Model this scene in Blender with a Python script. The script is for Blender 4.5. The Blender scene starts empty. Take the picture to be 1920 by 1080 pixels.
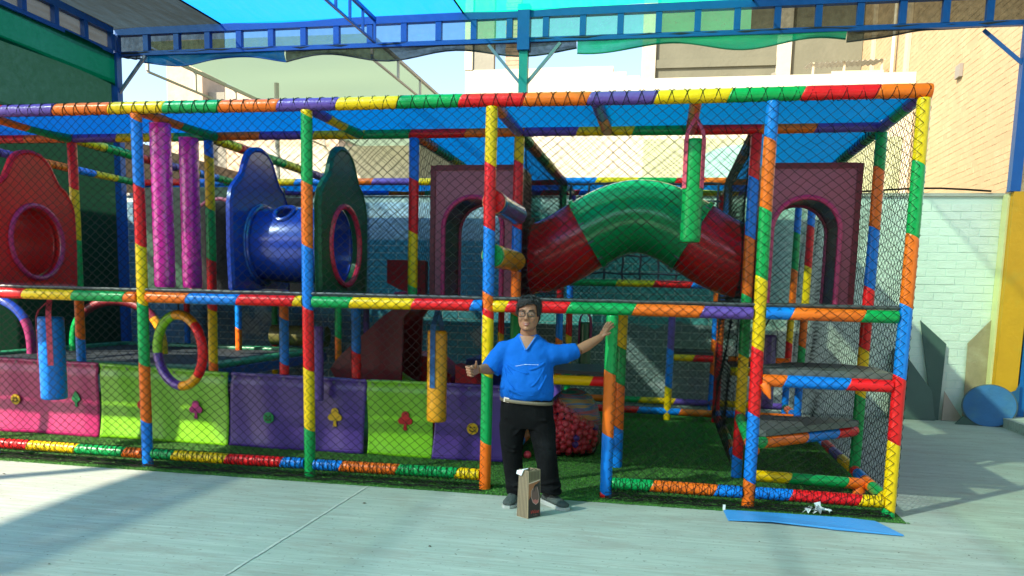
import bpy, math, random
import numpy as np
from mathutils import Vector, Matrix
random.seed(7); RNG = np.random.default_rng(7)
sc = bpy.context.scene
COL = sc.collection
R = math.radians

# ------------------------------------------------------------------ camera
def set_camera():
    pos = (1.457, -6.588, 1.648)
    yaw, pitch, roll = R(-10.636), R(-7.424), R(1.363)
    f, cy0 = 1513.805, 751.766
    cy, sy, cp, sp = math.cos(yaw), math.sin(yaw), math.cos(pitch), math.sin(pitch)
    fwd = Vector((sy*cp, cy*cp, sp)); right = Vector((cy, -sy, 0)); up = right.cross(fwd)
    c, s = math.cos(roll), math.sin(roll)
    r2 = c*right + s*up; u2 = -s*right + c*up
    M = Matrix((r2, u2, -fwd)).transposed().to_4x4(); M.translation = pos
    cam = bpy.data.cameras.new('camera'); o = bpy.data.objects.new('camera', cam); COL.objects.link(o)
    cam.sensor_fit = 'HORIZONTAL'; cam.sensor_width = 36.0; cam.lens = f/1920*36.0
    cam.shift_y = (cy0-540)/1920; cam.clip_start = .05; cam.clip_end = 2000
    o.matrix_world = M; sc.camera = o
set_camera()

# ------------------------------------------------------------------ world, sun, exposure
SUN_EL, SUN_AZ = R(37.5), math.atan2(-.72, -.69)          # azimuth from +Y towards +X
w = bpy.data.worlds.new('World'); sc.world = w; w.use_nodes = True
nt = w.node_tree; bg = nt.nodes['Background']
sky = nt.nodes.new('ShaderNodeTexSky'); sky.sky_type = 'NISHITA'; sky.sun_disc = False
sky.sun_elevation = SUN_EL; sky.sun_rotation = SUN_AZ
sky.air_density = 1.0; sky.dust_density = 1.2; sky.ozone_density = 1.0
nt.links.new(sky.outputs[0], bg.inputs['Color']); bg.inputs['Strength'].default_value = .15
sl = bpy.data.lights.new('sun', 'SUN'); sl.energy = 4.7; sl.angle = R(1.0); sl.color = (1, .88, .70)
so = bpy.data.objects.new('sun', sl); COL.objects.link(so)
sdir = Vector((math.sin(SUN_AZ)*math.cos(SUN_EL), math.cos(SUN_AZ)*math.cos(SUN_EL), math.sin(SUN_EL)))
so.rotation_euler = (-sdir).to_track_quat('-Z', 'Y').to_euler(); so.location = (0, 0, 20)
vs = sc.view_settings; vs.view_transform = 'Standard'; vs.look = 'None'; vs.gamma = 1; vs.exposure = 1.34
vs.use_curve_mapping = False
cy = sc.cycles; cy.use_denoising = True; cy.transparent_max_bounces = 24; cy.max_bounces = 10
cy.diffuse_bounces = 5; cy.transmission_bounces = 6; cy.sample_clamp_indirect = 8; cy.caustics_reflective = False; cy.caustics_refractive = False

# ------------------------------------------------------------------ materials
MATS = {}
def new_mat(name):
    m = bpy.data.materials.new(name); m.use_nodes = True
    n = m.node_tree.nodes; l = m.node_tree.links
    for x in list(n): n.remove(x)
    out = n.new('ShaderNodeOutputMaterial')
    return m, n, l, out
def pmat(name, col, rough=.5, bump=0, bscale=30, var=0, vscale=6, coat=0, metal=0, spec=.5, stretch=None, dirt=0, dirtcol=(.1,.08,.06), sheen=0):
    """Principled with colour variation, dirt patches and fine bump from noise in object space."""
    if name in MATS: return MATS[name]
    m, n, l, out = new_mat(name)
    b = n.new('ShaderNodeBsdfPrincipled'); l.new(b.outputs[0], out.inputs[0])
    b.inputs['Base Color'].default_value = (*col, 1); b.inputs['Roughness'].default_value = rough
    b.inputs['Metallic'].default_value = metal; b.inputs['Coat Weight'].default_value = coat
    b.inputs['Coat Roughness'].default_value = .12; b.inputs['Specular IOR Level'].default_value = spec
    b.inputs['Sheen Weight'].default_value = sheen
    tc = n.new('ShaderNodeTexCoord'); vec = tc.outputs['Object']
    if stretch:
        mp = n.new('ShaderNodeMapping'); mp.inputs['Scale'].default_value = stretch; l.new(vec, mp.inputs[0]); vec = mp.outputs[0]
    last = None
    if var:
        t = n.new('ShaderNodeTexNoise'); t.inputs['Scale'].default_value = vscale; t.inputs['Detail'].default_value = 6; l.new(vec, t.inputs['Vector'])
        mx = n.new('ShaderNodeMix'); mx.data_type = 'RGBA'
        lo = tuple(max(0, c*(1-var)) for c in col); hi = tuple(min(1, c*(1+var)) for c in col)
        mx.inputs[6].default_value = (*lo, 1); mx.inputs[7].default_value = (*hi, 1)
        l.new(t.outputs['Fac'], mx.inputs[0]); last = mx.outputs[2]
    if dirt:
        t = n.new('ShaderNodeTexNoise'); t.inputs['Scale'].default_value = vscale*.6; t.inputs['Detail'].default_value = 9; t.inputs['Roughness'].default_value = .7
        l.new(tc.outputs['Object'], t.inputs['Vector'])
        rp = n.new('ShaderNodeMapRange'); rp.inputs[1].default_value = .52; rp.inputs[2].default_value = .75; rp.inputs[4].default_value = dirt
        l.new(t.outputs['Fac'], rp.inputs[0])
        mx = n.new('ShaderNodeMix'); mx.data_type = 'RGBA'; mx.inputs[7].default_value = (*dirtcol, 1)
        if last: l.new(last, mx.inputs[6])
        else: mx.inputs[6].default_value = (*col, 1)
        l.new(rp.outputs[0], mx.inputs[0]); last = mx.outputs[2]
    if last: l.new(last, b.inputs['Base Color'])
    if bump:
        t = n.new('ShaderNodeTexNoise'); t.inputs['Scale'].default_value = bscale; t.inputs['Detail'].default_value = 5; l.new(vec, t.inputs['Vector'])
        bp = n.new('ShaderNodeBump'); bp.inputs['Strength'].default_value = bump; bp.inputs['Distance'].default_value = .02
        l.new(t.outputs['Fac'], bp.inputs['Height']); l.new(bp.outputs[0], b.inputs['Normal'])
    MATS[name] = m; return m
def net_mat(name, col, cover, holes=(1, 1, 1), glow=.5, spread=.05, weave=0):
    """Woven shade net: open holes pass light, fibres scatter and let some light through."""
    m, n, l, out = new_mat(name)
    tr = n.new('ShaderNodeBsdfTransparent'); tr.inputs[0].default_value = (*holes, 1)
    df = n.new('ShaderNodeBsdfDiffuse'); df.inputs[0].default_value = (*col, 1)
    tl = n.new('ShaderNodeBsdfTranslucent'); tl.inputs[0].default_value = (*col, 1)
    a = n.new('ShaderNodeMixShader'); a.inputs[0].default_value = glow
    l.new(df.outputs[0], a.inputs[1]); l.new(tl.outputs[0], a.inputs[2])
    mx = n.new('ShaderNodeMixShader'); l.new(tr.outputs[0], mx.inputs[1]); l.new(a.outputs[0], mx.inputs[2])
    tc = n.new('ShaderNodeTexCoord'); mp = n.new('ShaderNodeMapping'); l.new(tc.outputs['Object'], mp.inputs[0])
    mp.inputs['Scale'].default_value = (1, .12, 1) if not weave else (1, 1, 1)
    t = n.new('ShaderNodeTexNoise'); t.inputs['Scale'].default_value = 14; t.inputs['Detail'].default_value = 8; l.new(mp.outputs[0], t.inputs[0])
    rp = n.new('ShaderNodeMapRange'); rp.inputs[1].default_value = .3; rp.inputs[2].default_value = .7
    rp.inputs[3].default_value = max(0, cover-spread); rp.inputs[4].default_value = min(1, cover+spread)
    l.new(t.outputs['Fac'], rp.inputs[0]); l.new(mx.outputs[0], out.inputs[0])
    # a weave closes up when it is crossed at a slant: open share = (1 - cover) ^ (1 / cos)
    ge = n.new('ShaderNodeNewGeometry'); dt = n.new('ShaderNodeVectorMath'); dt.operation = 'DOT_PRODUCT'; l.new(ge.outputs['Incoming'], dt.inputs[0]); l.new(ge.outputs['True Normal'], dt.inputs[1])
    def mth(op, a, b=None):
        x = n.new('ShaderNodeMath'); x.operation = op
        for i, q in enumerate((a, b)):
            if q is None: continue
            if isinstance(q, (int, float)): x.inputs[i].default_value = q
            else: l.new(q, x.inputs[i])
        return x.outputs[0]
    inv = mth('DIVIDE', 1.0, mth('MAXIMUM', mth('ABSOLUTE', dt.outputs['Value']), .12))
    l.new(mth('SUBTRACT', 1.0, mth('POWER', mth('SUBTRACT', 1.0, rp.outputs[0]), inv)), mx.inputs[0])
    return m

VC = {'r': (.80, .010, .014), 'o': (.88, .155, .010), 'y': (.88, .54, .002), 'g': (.003, .33, .075), 'b': (.004, .20, .72), 'p': (.13, .065, .33)}
VIN = {k: pmat('vinyl_'+k, v, .30, bump=.32, bscale=26, var=.12, vscale=6, coat=.08, spec=.32, dirt=.30, dirtcol=tuple(c*.45+.02 for c in v)) for k, v in VC.items()}
BLACKCORD = pmat('net_cord', (.014, .013, .012), .8, spec=.08)
STEEL = pmat('galvanised', (.25, .25, .26), .45, metal=.6)

# ------------------------------------------------------------------ mesh helpers
LOC = {}
class MB:
    def __init__(s): s.v = []; s.f = []
    def add(s, vs, fs, M=None):
        k = len(s.v)
        s.v += [tuple(M @ Vector(p)) for p in vs] if M else [tuple(p) for p in vs]
        s.f += [tuple(i+k for i in f) for f in fs]
    def box(s, lo, hi, M=None):
        x0, y0, z0 = lo; x1, y1, z1 = hi
        s.add([(x0,y0,z0),(x1,y0,z0),(x1,y1,z0),(x0,y1,z0),(x0,y0,z1),(x1,y0,z1),(x1,y1,z1),(x0,y1,z1)],
              [(0,3,2,1),(4,5,6,7),(0,1,5,4),(1,2,6,5),(2,3,7,6),(3,0,4,7)], M)
    def bar(s, a, b, wx, wz=None):
        """rectangular bar from a to b"""
        a = Vector(a); b = Vector(b); d = (b-a); L = d.length; d.normalize(); wz = wz or wx
        up = Vector((0,0,1)) if abs(d.z) < .9 else Vector((0,1,0))
        x = d.cross(up).normalized(); z = x.cross(d)
        M = Matrix((x, d, z)).transposed().to_4x4(); M.translation = a
        s.box((-wx/2, 0, -wz/2), (wx/2, L, wz/2), M)
    def tube(s, path, r, n=12, caps=True, closed=False, sx=1.0):
        P = [Vector(p) for p in path]; m = len(P)
        rs = r if hasattr(r, '__len__') else [r]*m
        T = []
        for i in range(m):
            if closed: t = P[(i+1) % m]-P[i-1]
            else: t = P[min(i+1, m-1)]-P[max(i-1, 0)]
            T.append(t.normalized())
        up = Vector((0,0,1)) if abs(T[0].z) < .9 else Vector((0,-1,0))
        x = T[0].cross(up).normalized(); vs = []
        for i in range(m):
            x = (x - T[i]*x.dot(T[i])).normalized(); y = T[i].cross(x)
            for k in range(n):
                a = 2*math.pi*k/n; vs.append(P[i] + (x*math.cos(a)*sx + y*math.sin(a))*rs[i])
        fs = []
        for i in range(m if closed else m-1):
            for k in range(n):
                j = (i+1) % m
                fs.append((i*n+k, i*n+(k+1) % n, j*n+(k+1) % n, j*n+k))
        if caps and not closed:
            fs.append(tuple(range(n-1, -1, -1))); fs.append(tuple((m-1)*n+k for k in range(n)))
        s.add(vs, fs)
    def loft(s, rings, n=20, caps=True, p=2.0):
        """rings: (cx,cy,cz,rx,ry) horizontal super-ellipses from bottom to top"""
        vs = []; m = len(rings)
        for (cx, cyy, cz, rx, ry) in rings:
            for k in range(n):
                a = 2*math.pi*k/n; c, q = math.cos(a), math.sin(a)
                vs.append((cx+rx*math.copysign(abs(c)**(2/p), c), cyy+ry*math.copysign(abs(q)**(2/p), q), cz))
        fs = [(i*n+k, i*n+(k+1) % n, (i+1)*n+(k+1) % n, (i+1)*n+k) for i in range(m-1) for k in range(n)]
        if caps: fs += [tuple(range(n-1, -1, -1)), tuple((m-1)*n+k for k in range(n))]
        s.add(vs, fs)
    def ball(s, c, r, nu=16, nv=10, M=None):
        rx, ry, rz = r if hasattr(r, '__len__') else (r, r, r)
        vs = [(c[0], c[1], c[2]-rz)]; fs = []
        for i in range(1, nv):
            t = -math.pi/2+math.pi*i/nv
            for k in range(nu):
                a = 2*math.pi*k/nu; vs.append((c[0]+rx*math.cos(t)*math.cos(a), c[1]+ry*math.cos(t)*math.sin(a), c[2]+rz*math.sin(t)))
        vs.append((c[0], c[1], c[2]+rz)); top = len(vs)-1
        for k in range(nu): fs.append((0, 1+(k+1) % nu, 1+k)); fs.append((top, top-nu+k, top-nu+(k+1) % nu))
        for i in range(nv-2):
            for k in range(nu): fs.append((1+i*nu+k, 1+i*nu+(k+1) % nu, 1+(i+1)*nu+(k+1) % nu, 1+(i+1)*nu+k))
        s.add(vs, fs, M)
    def prism(s, poly, fn, t0, t1):
        """extrude 2D poly; fn(u,v,t) -> point"""
        n = len(poly)
        vs = [fn(u, v, t0) for u, v in poly]+[fn(u, v, t1) for u, v in poly]
        s.add(vs, [tuple(range(n-1, -1, -1)), tuple(range(n, 2*n))]+[(i, (i+1) % n, n+(i+1) % n, n+i) for i in range(n)])
    def ringplate(s, outer, inner, fn, t0, t1, closed=True):
        """plate between two polylines of equal length (a hole), given thickness"""
        n = len(outer)
        vs = [fn(*p, t0) for p in outer]+[fn(*p, t0) for p in inner]+[fn(*p, t1) for p in outer]+[fn(*p, t1) for p in inner]
        fs = []
        for i in range(n if closed else n-1):
            j = (i+1) % n
            fs += [(i, j, n+j, n+i), (2*n+i, 3*n+i, 3*n+j, 2*n+j), (i, 2*n+i, 2*n+j, j), (n+i, n+j, 3*n+j, 3*n+i)]
        if not closed:
            for i in (0, n-1): fs.append((i, n+i, 3*n+i, 2*n+i))
        s.add(vs, fs)
    def grid(s, fn, nu, nv):
        vs = [fn(i/nu, j/nv) for j in range(nv+1) for i in range(nu+1)]
        fs = [(j*(nu+1)+i, j*(nu+1)+i+1, (j+1)*(nu+1)+i+1, (j+1)*(nu+1)+i) for j in range(nv) for i in range(nu)]
        s.add(vs, fs)
    def mesh(s, name):
        me = bpy.data.meshes.new(name); me.from_pydata(s.v, [], s.f); me.update()
        return me
    def build(s, name, mat, parent=None, smooth=True, recalc=False):
        me = s.mesh(name)
        if recalc:
            import bmesh
            b = bmesh.new(); b.from_mesh(me); bmesh.ops.recalc_face_normals(b, faces=b.faces); b.to_mesh(me); b.free()
        return link(name, me, mat, parent, smooth)
def link(name, me, mat, parent=None, smooth=True):
    if mat: me.materials.append(mat)
    if smooth:
        me.polygons.foreach_set('use_smooth', [True]*len(me.polygons))
        me.set_sharp_from_angle(angle=R(42))
    o = bpy.data.objects.new(name, me); COL.objects.link(o); attach(o, parent); return o
def attach(o, parent):
    if parent is not None:
        o.parent = parent; o.matrix_parent_inverse = LOC.get(parent.name, Matrix.Identity(4)).inverted()
def empty(name, loc, label, cat, group=None):
    o = bpy.data.objects.new(name, None); COL.objects.link(o); o.location = loc; o.empty_display_size = .1
    LOC[o.name] = Matrix.Translation(loc); return tag(o, label, cat, group)
def tag(o, label=None, cat=None, group=None, kind=None):
    if label: o['label'] = label
    if cat: o['category'] = cat
    if group: o['group'] = group
    if kind: o['kind'] = kind
    return o

def np_mesh(name, V, F4=None, F3=None):
    me = bpy.data.meshes.new(name)
    q = 0 if F4 is None else len(F4); t = 0 if F3 is None else len(F3)
    me.vertices.add(len(V)); me.vertices.foreach_set('co', V.astype(np.float32).ravel())
    loops = np.concatenate([F4.ravel() if q else np.empty(0, int), F3.ravel() if t else np.empty(0, int)]).astype(np.int32)
    me.loops.add(len(loops)); me.loops.foreach_set('vertex_index', loops)
    me.polygons.add(q+t)
    st = np.concatenate([np.arange(q)*4, q*4+np.arange(t)*3]).astype(np.int32)
    me.polygons.foreach_set('loop_start', st)
    me.update(calc_edges=True); return me
def cords(A, B, r):
    """triangular cords between arrays of points"""
    d = B-A; d /= np.linalg.norm(d, axis=1)[:, None]+1e-9
    ref = np.where(np.abs(d[:, 1:2]) < .9, np.array([[0, 1, 0]]), np.array([[1, 0, 0]]))
    x = np.cross(d, ref); x /= np.linalg.norm(x, axis=1)[:, None]; y = np.cross(d, x)
    n = len(A); V = np.empty((n, 6, 3))
    for k in range(3):
        a = 2*math.pi*k/3; o = (x*math.cos(a)+y*math.sin(a))*r
        V[:, k] = A+o; V[:, 3+k] = B+o
    base = (np.arange(n)*6)[:, None]
    F = np.concatenate([base+np.array([[k, (k+1) % 3, 3+(k+1) % 3, 3+k]]) for k in range(3)])
    return V.reshape(-1, 3), F
def smooth_noise(a, b, seed):
    r = np.random.default_rng(seed); z = np.zeros_like(a)
    for k in range(5):
        f = r.uniform(.6, 3.2, 2); ph = r.uniform(0, 6.28, 2)
        z += np.sin(a*f[0]+b*f[1]*.7+ph[0])*np.cos(b*f[1]+ph[1])
    return z/3
def net(o0, u, v, W, Hh, parent, seed, du=.091, dv=.077, r=.0023, bulge=.022, mat=None):
    o0 = np.array(o0, float); u = np.array(u, float); v = np.array(v, float); nrm = np.cross(u, v)
    nu = max(2, round(W/(du/2))); nv = max(2, round(Hh/(dv/2)))
    I, J = np.meshgrid(np.arange(nu+1), np.arange(nv+1), indexing='ij')
    uu = I*(W/nu); vv = J*(Hh/nv)
    e = np.minimum(1, np.minimum(np.minimum(uu, W-uu), np.minimum(vv, Hh-vv))/.25)
    a = uu+smooth_noise(uu*2.2, vv*2.2, seed)*.030*e; b = vv+smooth_noise(vv*2.0, uu*2.0, seed+1)*.028*e
    a += RNG.normal(0, .0025, a.shape); b += RNG.normal(0, .0025, b.shape)
    c = smooth_noise(uu*1.5, vv*1.5, seed+2)*bulge*e
    P = o0+a[..., None]*u+b[..., None]*v+c[..., None]*nrm
    ii, jj = I[:-1, :-1].ravel(), J[:-1, :-1].ravel(); ev = (ii+jj) % 2 == 0
    A = np.concatenate([P[ii[ev], jj[ev]], P[ii[~ev]+1, jj[~ev]]]); B = np.concatenate([P[ii[ev]+1, jj[ev]+1], P[ii[~ev], jj[~ev]+1]])
    V, F = cords(A, B, r)
    return link('net_panel', np_mesh('net_panel', V, F), mat or BLACKCORD, parent, False)
def spiral(name, a, b, r, pitch, parent, both=True, rc=.0026, wob=.25):
    """lashing cord wound round a tube"""
    a = Vector(a); b = Vector(b); d = b-a; L = d.length; d.normalize()
    up = Vector((0,0,1)) if abs(d.z) < .9 else Vector((0,1,0)); x = d.cross(up).normalized(); y = d.cross(x)
    A = []; B = []
    for sg in ((1, -1) if both else (1,)):
        n = int(L/pitch*10); ph = random.uniform(0, 6); prev = None
        for i in range(n+1):
            t = i/n; an = sg*2*math.pi*L/pitch*t+ph+wob*math.sin(i*.13+ph)
            p = a+d*(L*t)+(x*math.cos(an)+y*math.sin(an))*r
            if prev is not None: A.append(prev); B.append(p)
            prev = p
    V, F = cords(np.array([tuple(p) for p in A]), np.array([tuple(p) for p in B]), rc)
    return link(name, np_mesh(name, V, F), BLACKCORD, parent, False)

TR = .049
def sleeve_mesh(a, d, slx, t0, t1, r, k0, k1, seed):
    """one foam sleeve: cylinder with slanted, slightly pinched ends and a faintly uneven skin"""
    rng = random.Random(seed); n = 18
    up = Vector((0,0,1)) if abs(d.z) < .9 else Vector((0,-1,0))
    x = d.cross(up).normalized(); y = x.cross(d)
    L = t1-t0; m = max(2, int(L/.1)); ts = [0, .006/L]+[.02/L+(1-.04/L)*i/m for i in range(m+1)]+[1-.006/L, 1]
    ts = [t for t in ts if 0 <= t <= 1]
    vs = []; N = len(ts)
    for i, t in enumerate(ts):
        rr = r*(.93 if i in (0, N-1) else .985 if i in (1, N-2) else 1+rng.uniform(-.012, .014))
        for k in range(n):
            an = 2*math.pi*k/n; q = (x*math.cos(an)+y*math.sin(an))*rr
            sl = q.dot(slx)*(k0*(1-t)+k1*t)
            tt = t0+L*t; bw_ = Vector((math.sin(tt*1.9+a.x*3+a.z), math.cos(tt*1.7+a.y*5+a.x), math.sin(tt*2.1+a.x)))*.0035; bw_ -= d*bw_.dot(d)
            vs.append(tuple(a+d*(t0+L*t+sl)+q+bw_))
    fs = [(i*n+k, i*n+(k+1) % n, (i+1)*n+(k+1) % n, (i+1)*n+k) for i in range(N-1) for k in range(n)]
    fs += [tuple(range(n-1, -1, -1)), tuple((N-1)*n+k for k in range(n))]
    me = bpy.data.meshes.new('foam_sleeve'); me.from_pydata(vs, [], fs); me.update(); return me
SEED = [0]
def padded(kind, a, b, segs, parent, r=TR, slant=.5):
    """steel pipe with foam sleeves; segs = [(colour, start as metres from a)], sub-parts of the pipe"""
    a = Vector(a); b = Vector(b); d = b-a; L = d.length; d.normalize()
    mb = MB(); mb.tube([a, b], r*.55, 10); core = mb.build(kind, STEEL, parent)
    slx = Vector((1, 0, 0)) if abs(d.z) > .7 else Vector((0, 0, 1))
    k = -slant if abs(d.z) < .7 or d.z < 0 else -slant
    if abs(d.z) <= .7: k = slant*.9
    for i, (c, t) in enumerate(segs):
        t1 = segs[i+1][1] if i+1 < len(segs) else L
        if t1-t < .03: continue
        SEED[0] += 1
        me = sleeve_mesh(a, d, slx, t, t1, r, k if i else 0, k if i+1 < len(segs) else 0, SEED[0])
        o = link('foam_sleeve', me, VIN[c], core)
    return core
CYC = ['r', 'b', 'o', 'g', 'y', 'p']
def auto(L, off=0, seg=.53):
    out = []; t = 0; i = off
    while t < L-.06:
        out.append((CYC[i % 6], t)); t += seg*random.uniform(.9, 1.08); i += 1
    return out

# ================================================================== SETTING
def concrete_mat():
    m, n, l, out = new_mat('brushed_concrete')
    b = n.new('ShaderNodeBsdfPrincipled'); l.new(b.outputs[0], out.inputs[0]); b.inputs['Roughness'].default_value = .8
    tc = n.new('ShaderNodeTexCoord')
    def noise(scale, det, rot=0, st=(1, 1, 1), rough=.5):
        mp = n.new('ShaderNodeMapping'); mp.inputs['Rotation'].default_value = (0, 0, rot); mp.inputs['Scale'].default_value = st
        l.new(tc.outputs['Object'], mp.inputs[0]); t = n.new('ShaderNodeTexNoise'); t.inputs['Scale'].default_value = scale
        t.inputs['Detail'].default_value = det; t.inputs['Roughness'].default_value = rough; l.new(mp.outputs[0], t.inputs[0]); return t.outputs['Fac']
    def ramp(f, a, c, lo=0., hi=1.):
        r_ = n.new('ShaderNodeMapRange'); r_.inputs[1].default_value = a; r_.inputs[2].default_value = c; r_.inputs[3].default_value = lo; r_.inputs[4].default_value = hi
        l.new(f, r_.inputs[0]); return r_.outputs[0]
    def mix(f, a, c):
        x = n.new('ShaderNodeMix'); x.data_type = 'RGBA'
        for s, vv in ((6, a), (7, c)):
            if isinstance(vv, tuple): x.inputs[s].default_value = (*vv, 1)
            else: l.new(vv, x.inputs[s])
        l.new(f, x.inputs[0]); return x.outputs[2]
    base = mix(ramp(noise(.9, 8, rough=.6), .3, .7), (.31, .35, .295), (.385, .42, .355))
    streak = noise(9, 6, R(-8), (.12, 3.2, 1), .65)
    c0 = mix(ramp(noise(.35, 5, R(20), (1, 1.6, 1), .7), .46, .66, 0, .75), base, (.34, .36, .305))
    c1 = mix(ramp(streak, .47, .66, 0, .55), c0, (.53, .55, .48))
    c2 = mix(ramp(noise(9, 6, R(6), (.1, 4.5, 1), .7), .52, .62, 0, .5), c1, (.27, .28, .24))
    spots = noise(24, 4, rough=.6)
    c3 = mix(ramp(spots, .62, .67, 0, .7), c2, (.17, .165, .14))
    c4 = mix(ramp(noise(2.6, 7, R(30), (.5, 1.5, 1), .78), .48, .62, 0, .75), c3, (.31, .30, .25))
    l.new(c4, b.inputs['Base Color'])
    bp = n.new('ShaderNodeBump'); bp.inputs['Strength'].default_value = .5; bp.inputs['Distance'].default_value = .006
    l.new(streak, bp.inputs['Height']); l.new(bp.outputs[0], b.inputs['Normal'])
    return m
CONC = concrete_mat()
g = MB(); g.box((-400, -300, -.3), (400, 400, -.004)); tag(g.build('ground', pmat('dry_earth', (.33, .29, .22), .9, var=.2, vscale=.4), smooth=False), kind='structure')
g = MB(); g.box((-12, -14, -.2), (9.5, 6.2, 0.0))
tag(g.build('concrete_yard', CONC, smooth=False), kind='structure')
g = MB(); g.grid(lambda u, v: (-.985+.03*v+random.uniform(-.006, .006), .2-2.9*v*2, .004) if False else (-.985+(u-.5)*.019+random.uniform(-.005, .005), -.15-6.5*v, .004), 1, 160)
tag(g.build('joint_line', pmat('joint_mortar', (.47, .47, .41), .9, bump=.4, bscale=60, var=.3, vscale=40), smooth=False), kind='structure')

# artificial turf
TURF_MAT = pmat('turf_base', (.026, .10, .012), .95, var=.5, vscale=12)
BLADE = pmat('turf_blade', (.058, .225, .018), .7, var=.5, vscale=3)
g = MB(); g.box((-7.2, -.16, 0), (3.32, 5.75, .008)); tag(g.build('turf_backing', TURF_MAT, smooth=False), kind='structure')
def blades(N, x0, x1, y0, y1, h):
    p = np.stack([RNG.uniform(x0, x1, N), RNG.uniform(y0, y1, N), np.full(N, .006)], 1)
    an = RNG.uniform(0, 6.28, N); wv = np.stack([np.cos(an), np.sin(an), 0*an], 1)*.0035*RNG.uniform(.8, 1.6, (N, 1))
    tip = p+np.stack([RNG.normal(0, .012, N), RNG.normal(-.004, .012, N), RNG.uniform(.6, 1.2, N)*h], 1)
    V = np.stack([p-wv, p+wv, tip], 1).reshape(-1, 3); return V, np.arange(3*N).reshape(-1, 3)
V1, F1 = blades(60000, -6.6, 3.3, -.17, 1.2, .015); V2, F2 = blades(70000, .0, 3.3, 1.2, 5.7, .016)
tag(link('turf_grass', np_mesh('turf_grass', np.concatenate([V1, V2]), None, np.concatenate([F1, F2+len(V1)])), BLADE, None, False), kind='stuff')
# loose threads of turf hanging past the edge keep it from reading as a straight cut
V1, F1 = blades(2600, -6.6, 3.34, -.19, -.155, .012)
tag(link('turf_fringe', np_mesh('turf_fringe', V1, None, F1), BLADE, None, False), kind='stuff')

# ---------------------------------------------------------------- back boundary wall (painted brick)
WALLY = 6.1
MINT = pmat('mint_paint', (.72, .75, .66), .75, bump=.3, bscale=30, var=.10, vscale=3, dirt=.35, dirtcol=(.40, .46, .38))
def mural_mat():
    """flat mural paint laid out on the wall in broad fields"""
    m, n, l, out = new_mat('mural_paint')
    b = n.new('ShaderNodeBsdfPrincipled'); l.new(b.outputs[0], out.inputs[0]); b.inputs['Roughness'].default_value = .7
    tc = n.new('ShaderNodeTexCoord'); sp = n.new('ShaderNodeSeparateXYZ'); l.new(tc.outputs['Object'], sp.inputs[0])
    nz = n.new('ShaderNodeTexNoise'); nz.inputs['Scale'].default_value = 1.1; nz.inputs['Detail'].default_value = 6; l.new(tc.outputs['Object'], nz.inputs[0])
    def gt(sock, val, wob=0.):
        if wob:
            a = n.new('ShaderNodeMath'); a.operation = 'MULTIPLY_ADD'; l.new(nz.outputs['Fac'], a.inputs[0]); a.inputs[1].default_value = wob; l.new(sock, a.inputs[2]); sock = a.outputs[0]; val += wob*.5
        g_ = n.new('ShaderNodeMapRange'); g_.inputs[1].default_value = val-.015; g_.inputs[2].default_value = val+.015; l.new(sock, g_.inputs[0]); return g_.outputs[0]
    def mix(f, a, c):
        x = n.new('ShaderNodeMix'); x.data_type = 'RGBA'
        for s, vv in ((6, a), (7, c)):
            if isinstance(vv, tuple): x.inputs[s].default_value = (*vv, 1)
            else: l.new(vv, x.inputs[s])
        l.new(f, x.inputs[0]); return x.outputs[2]
    X, Z = sp.outputs[0], sp.outputs[2]
    left = (.12, .25, .33)
    mid = mix(gt(Z, 2.5), (.09, .40, .48), (.58, .74, .84))
    court = mix(gt(Z, 2.9, .5), mix(gt(Z, 1.25, .8), (.22, .30, .27), (.12, .52, .46)), (.60, .80, .72))
    right = mix(gt(Z, 1.0, 2.2), (.62, .66, .58), (.42, .62, .53))
    c = mix(gt(X, -3.35), left, mid); c = mix(gt(X, -.8), c, court); c = mix(gt(X, 2.3, .5), c, right)
    # worn pale patches low on the wall
    t = n.new('ShaderNodeTexNoise'); t.inputs['Scale'].default_value = 2.2; t.inputs['Detail'].default_value = 5; l.new(tc.outputs['Object'], t.inputs[0])
    rp = n.new('ShaderNodeMapRange'); rp.inputs[1].default_value = .60; rp.inputs[2].default_value = .66; rp.inputs[4].default_value = .75; l.new(t.outputs['Fac'], rp.inputs[0])
    zz = n.new('ShaderNodeMapRange'); zz.inputs[1].default_value = 1.9; zz.inputs[2].default_value = 1.3; l.new(Z, zz.inputs[0])
    mm = n.new('ShaderNodeMath'); mm.operation = 'MULTIPLY'; l.new(rp.outputs[0], mm.inputs[0]); l.new(zz.outputs[0], mm.inputs[1])
    c = mix(mm.outputs[0], c, (.62, .64, .60))
    l.new(c, b.inputs['Base Color'])
    bp = n.new('ShaderNodeBump'); bp.inputs['Strength'].default_value = .3; bp.inputs['Distance'].default_value = .01
    t2 = n.new('ShaderNodeTexNoise'); t2.inputs['Scale'].default_value = 25; l.new(tc.outputs['Object'], t2.inputs[0]); l.new(t2.outputs['Fac'], bp.inputs['Height']); l.new(bp.outputs[0], b.inputs['Normal'])
    return m
MURAL = mural_mat()
bw = empty('boundary_wall', (0, WALLY, 0), 'long brick wall painted with a teal and mint mural behind the play frame', 'wall')
mb = MB(); mb.box((-10, WALLY+.004, 0), (6.03, WALLY+.2, 3.19)); mb.build('wall_core', pmat('mint_joint', (.66, .73, .65), .9), bw, False)
BH, BL = .1145, .262
def brick_mesh(name, seed, L, Hh):
    rng = random.Random(seed); mb = MB(); j = lambda s=.0025: rng.uniform(-s, s)
    v = []
    for (x, z) in ((0, 0), (L, 0), (L, Hh), (0, Hh)): v.append((x+j(), .02, z+j()))
    c = .004
    for (x, z) in ((c, c), (L-c, c), (L-c, Hh-c), (c, Hh-c)): v.append((x+j(), -.002+j(.003), z+j()))
    mb.add(v, [(4, 5, 6, 7), (0, 1, 5, 4), (1, 2, 6, 5), (2, 3, 7, 6), (3, 0, 4, 7)])
    return mb
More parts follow.
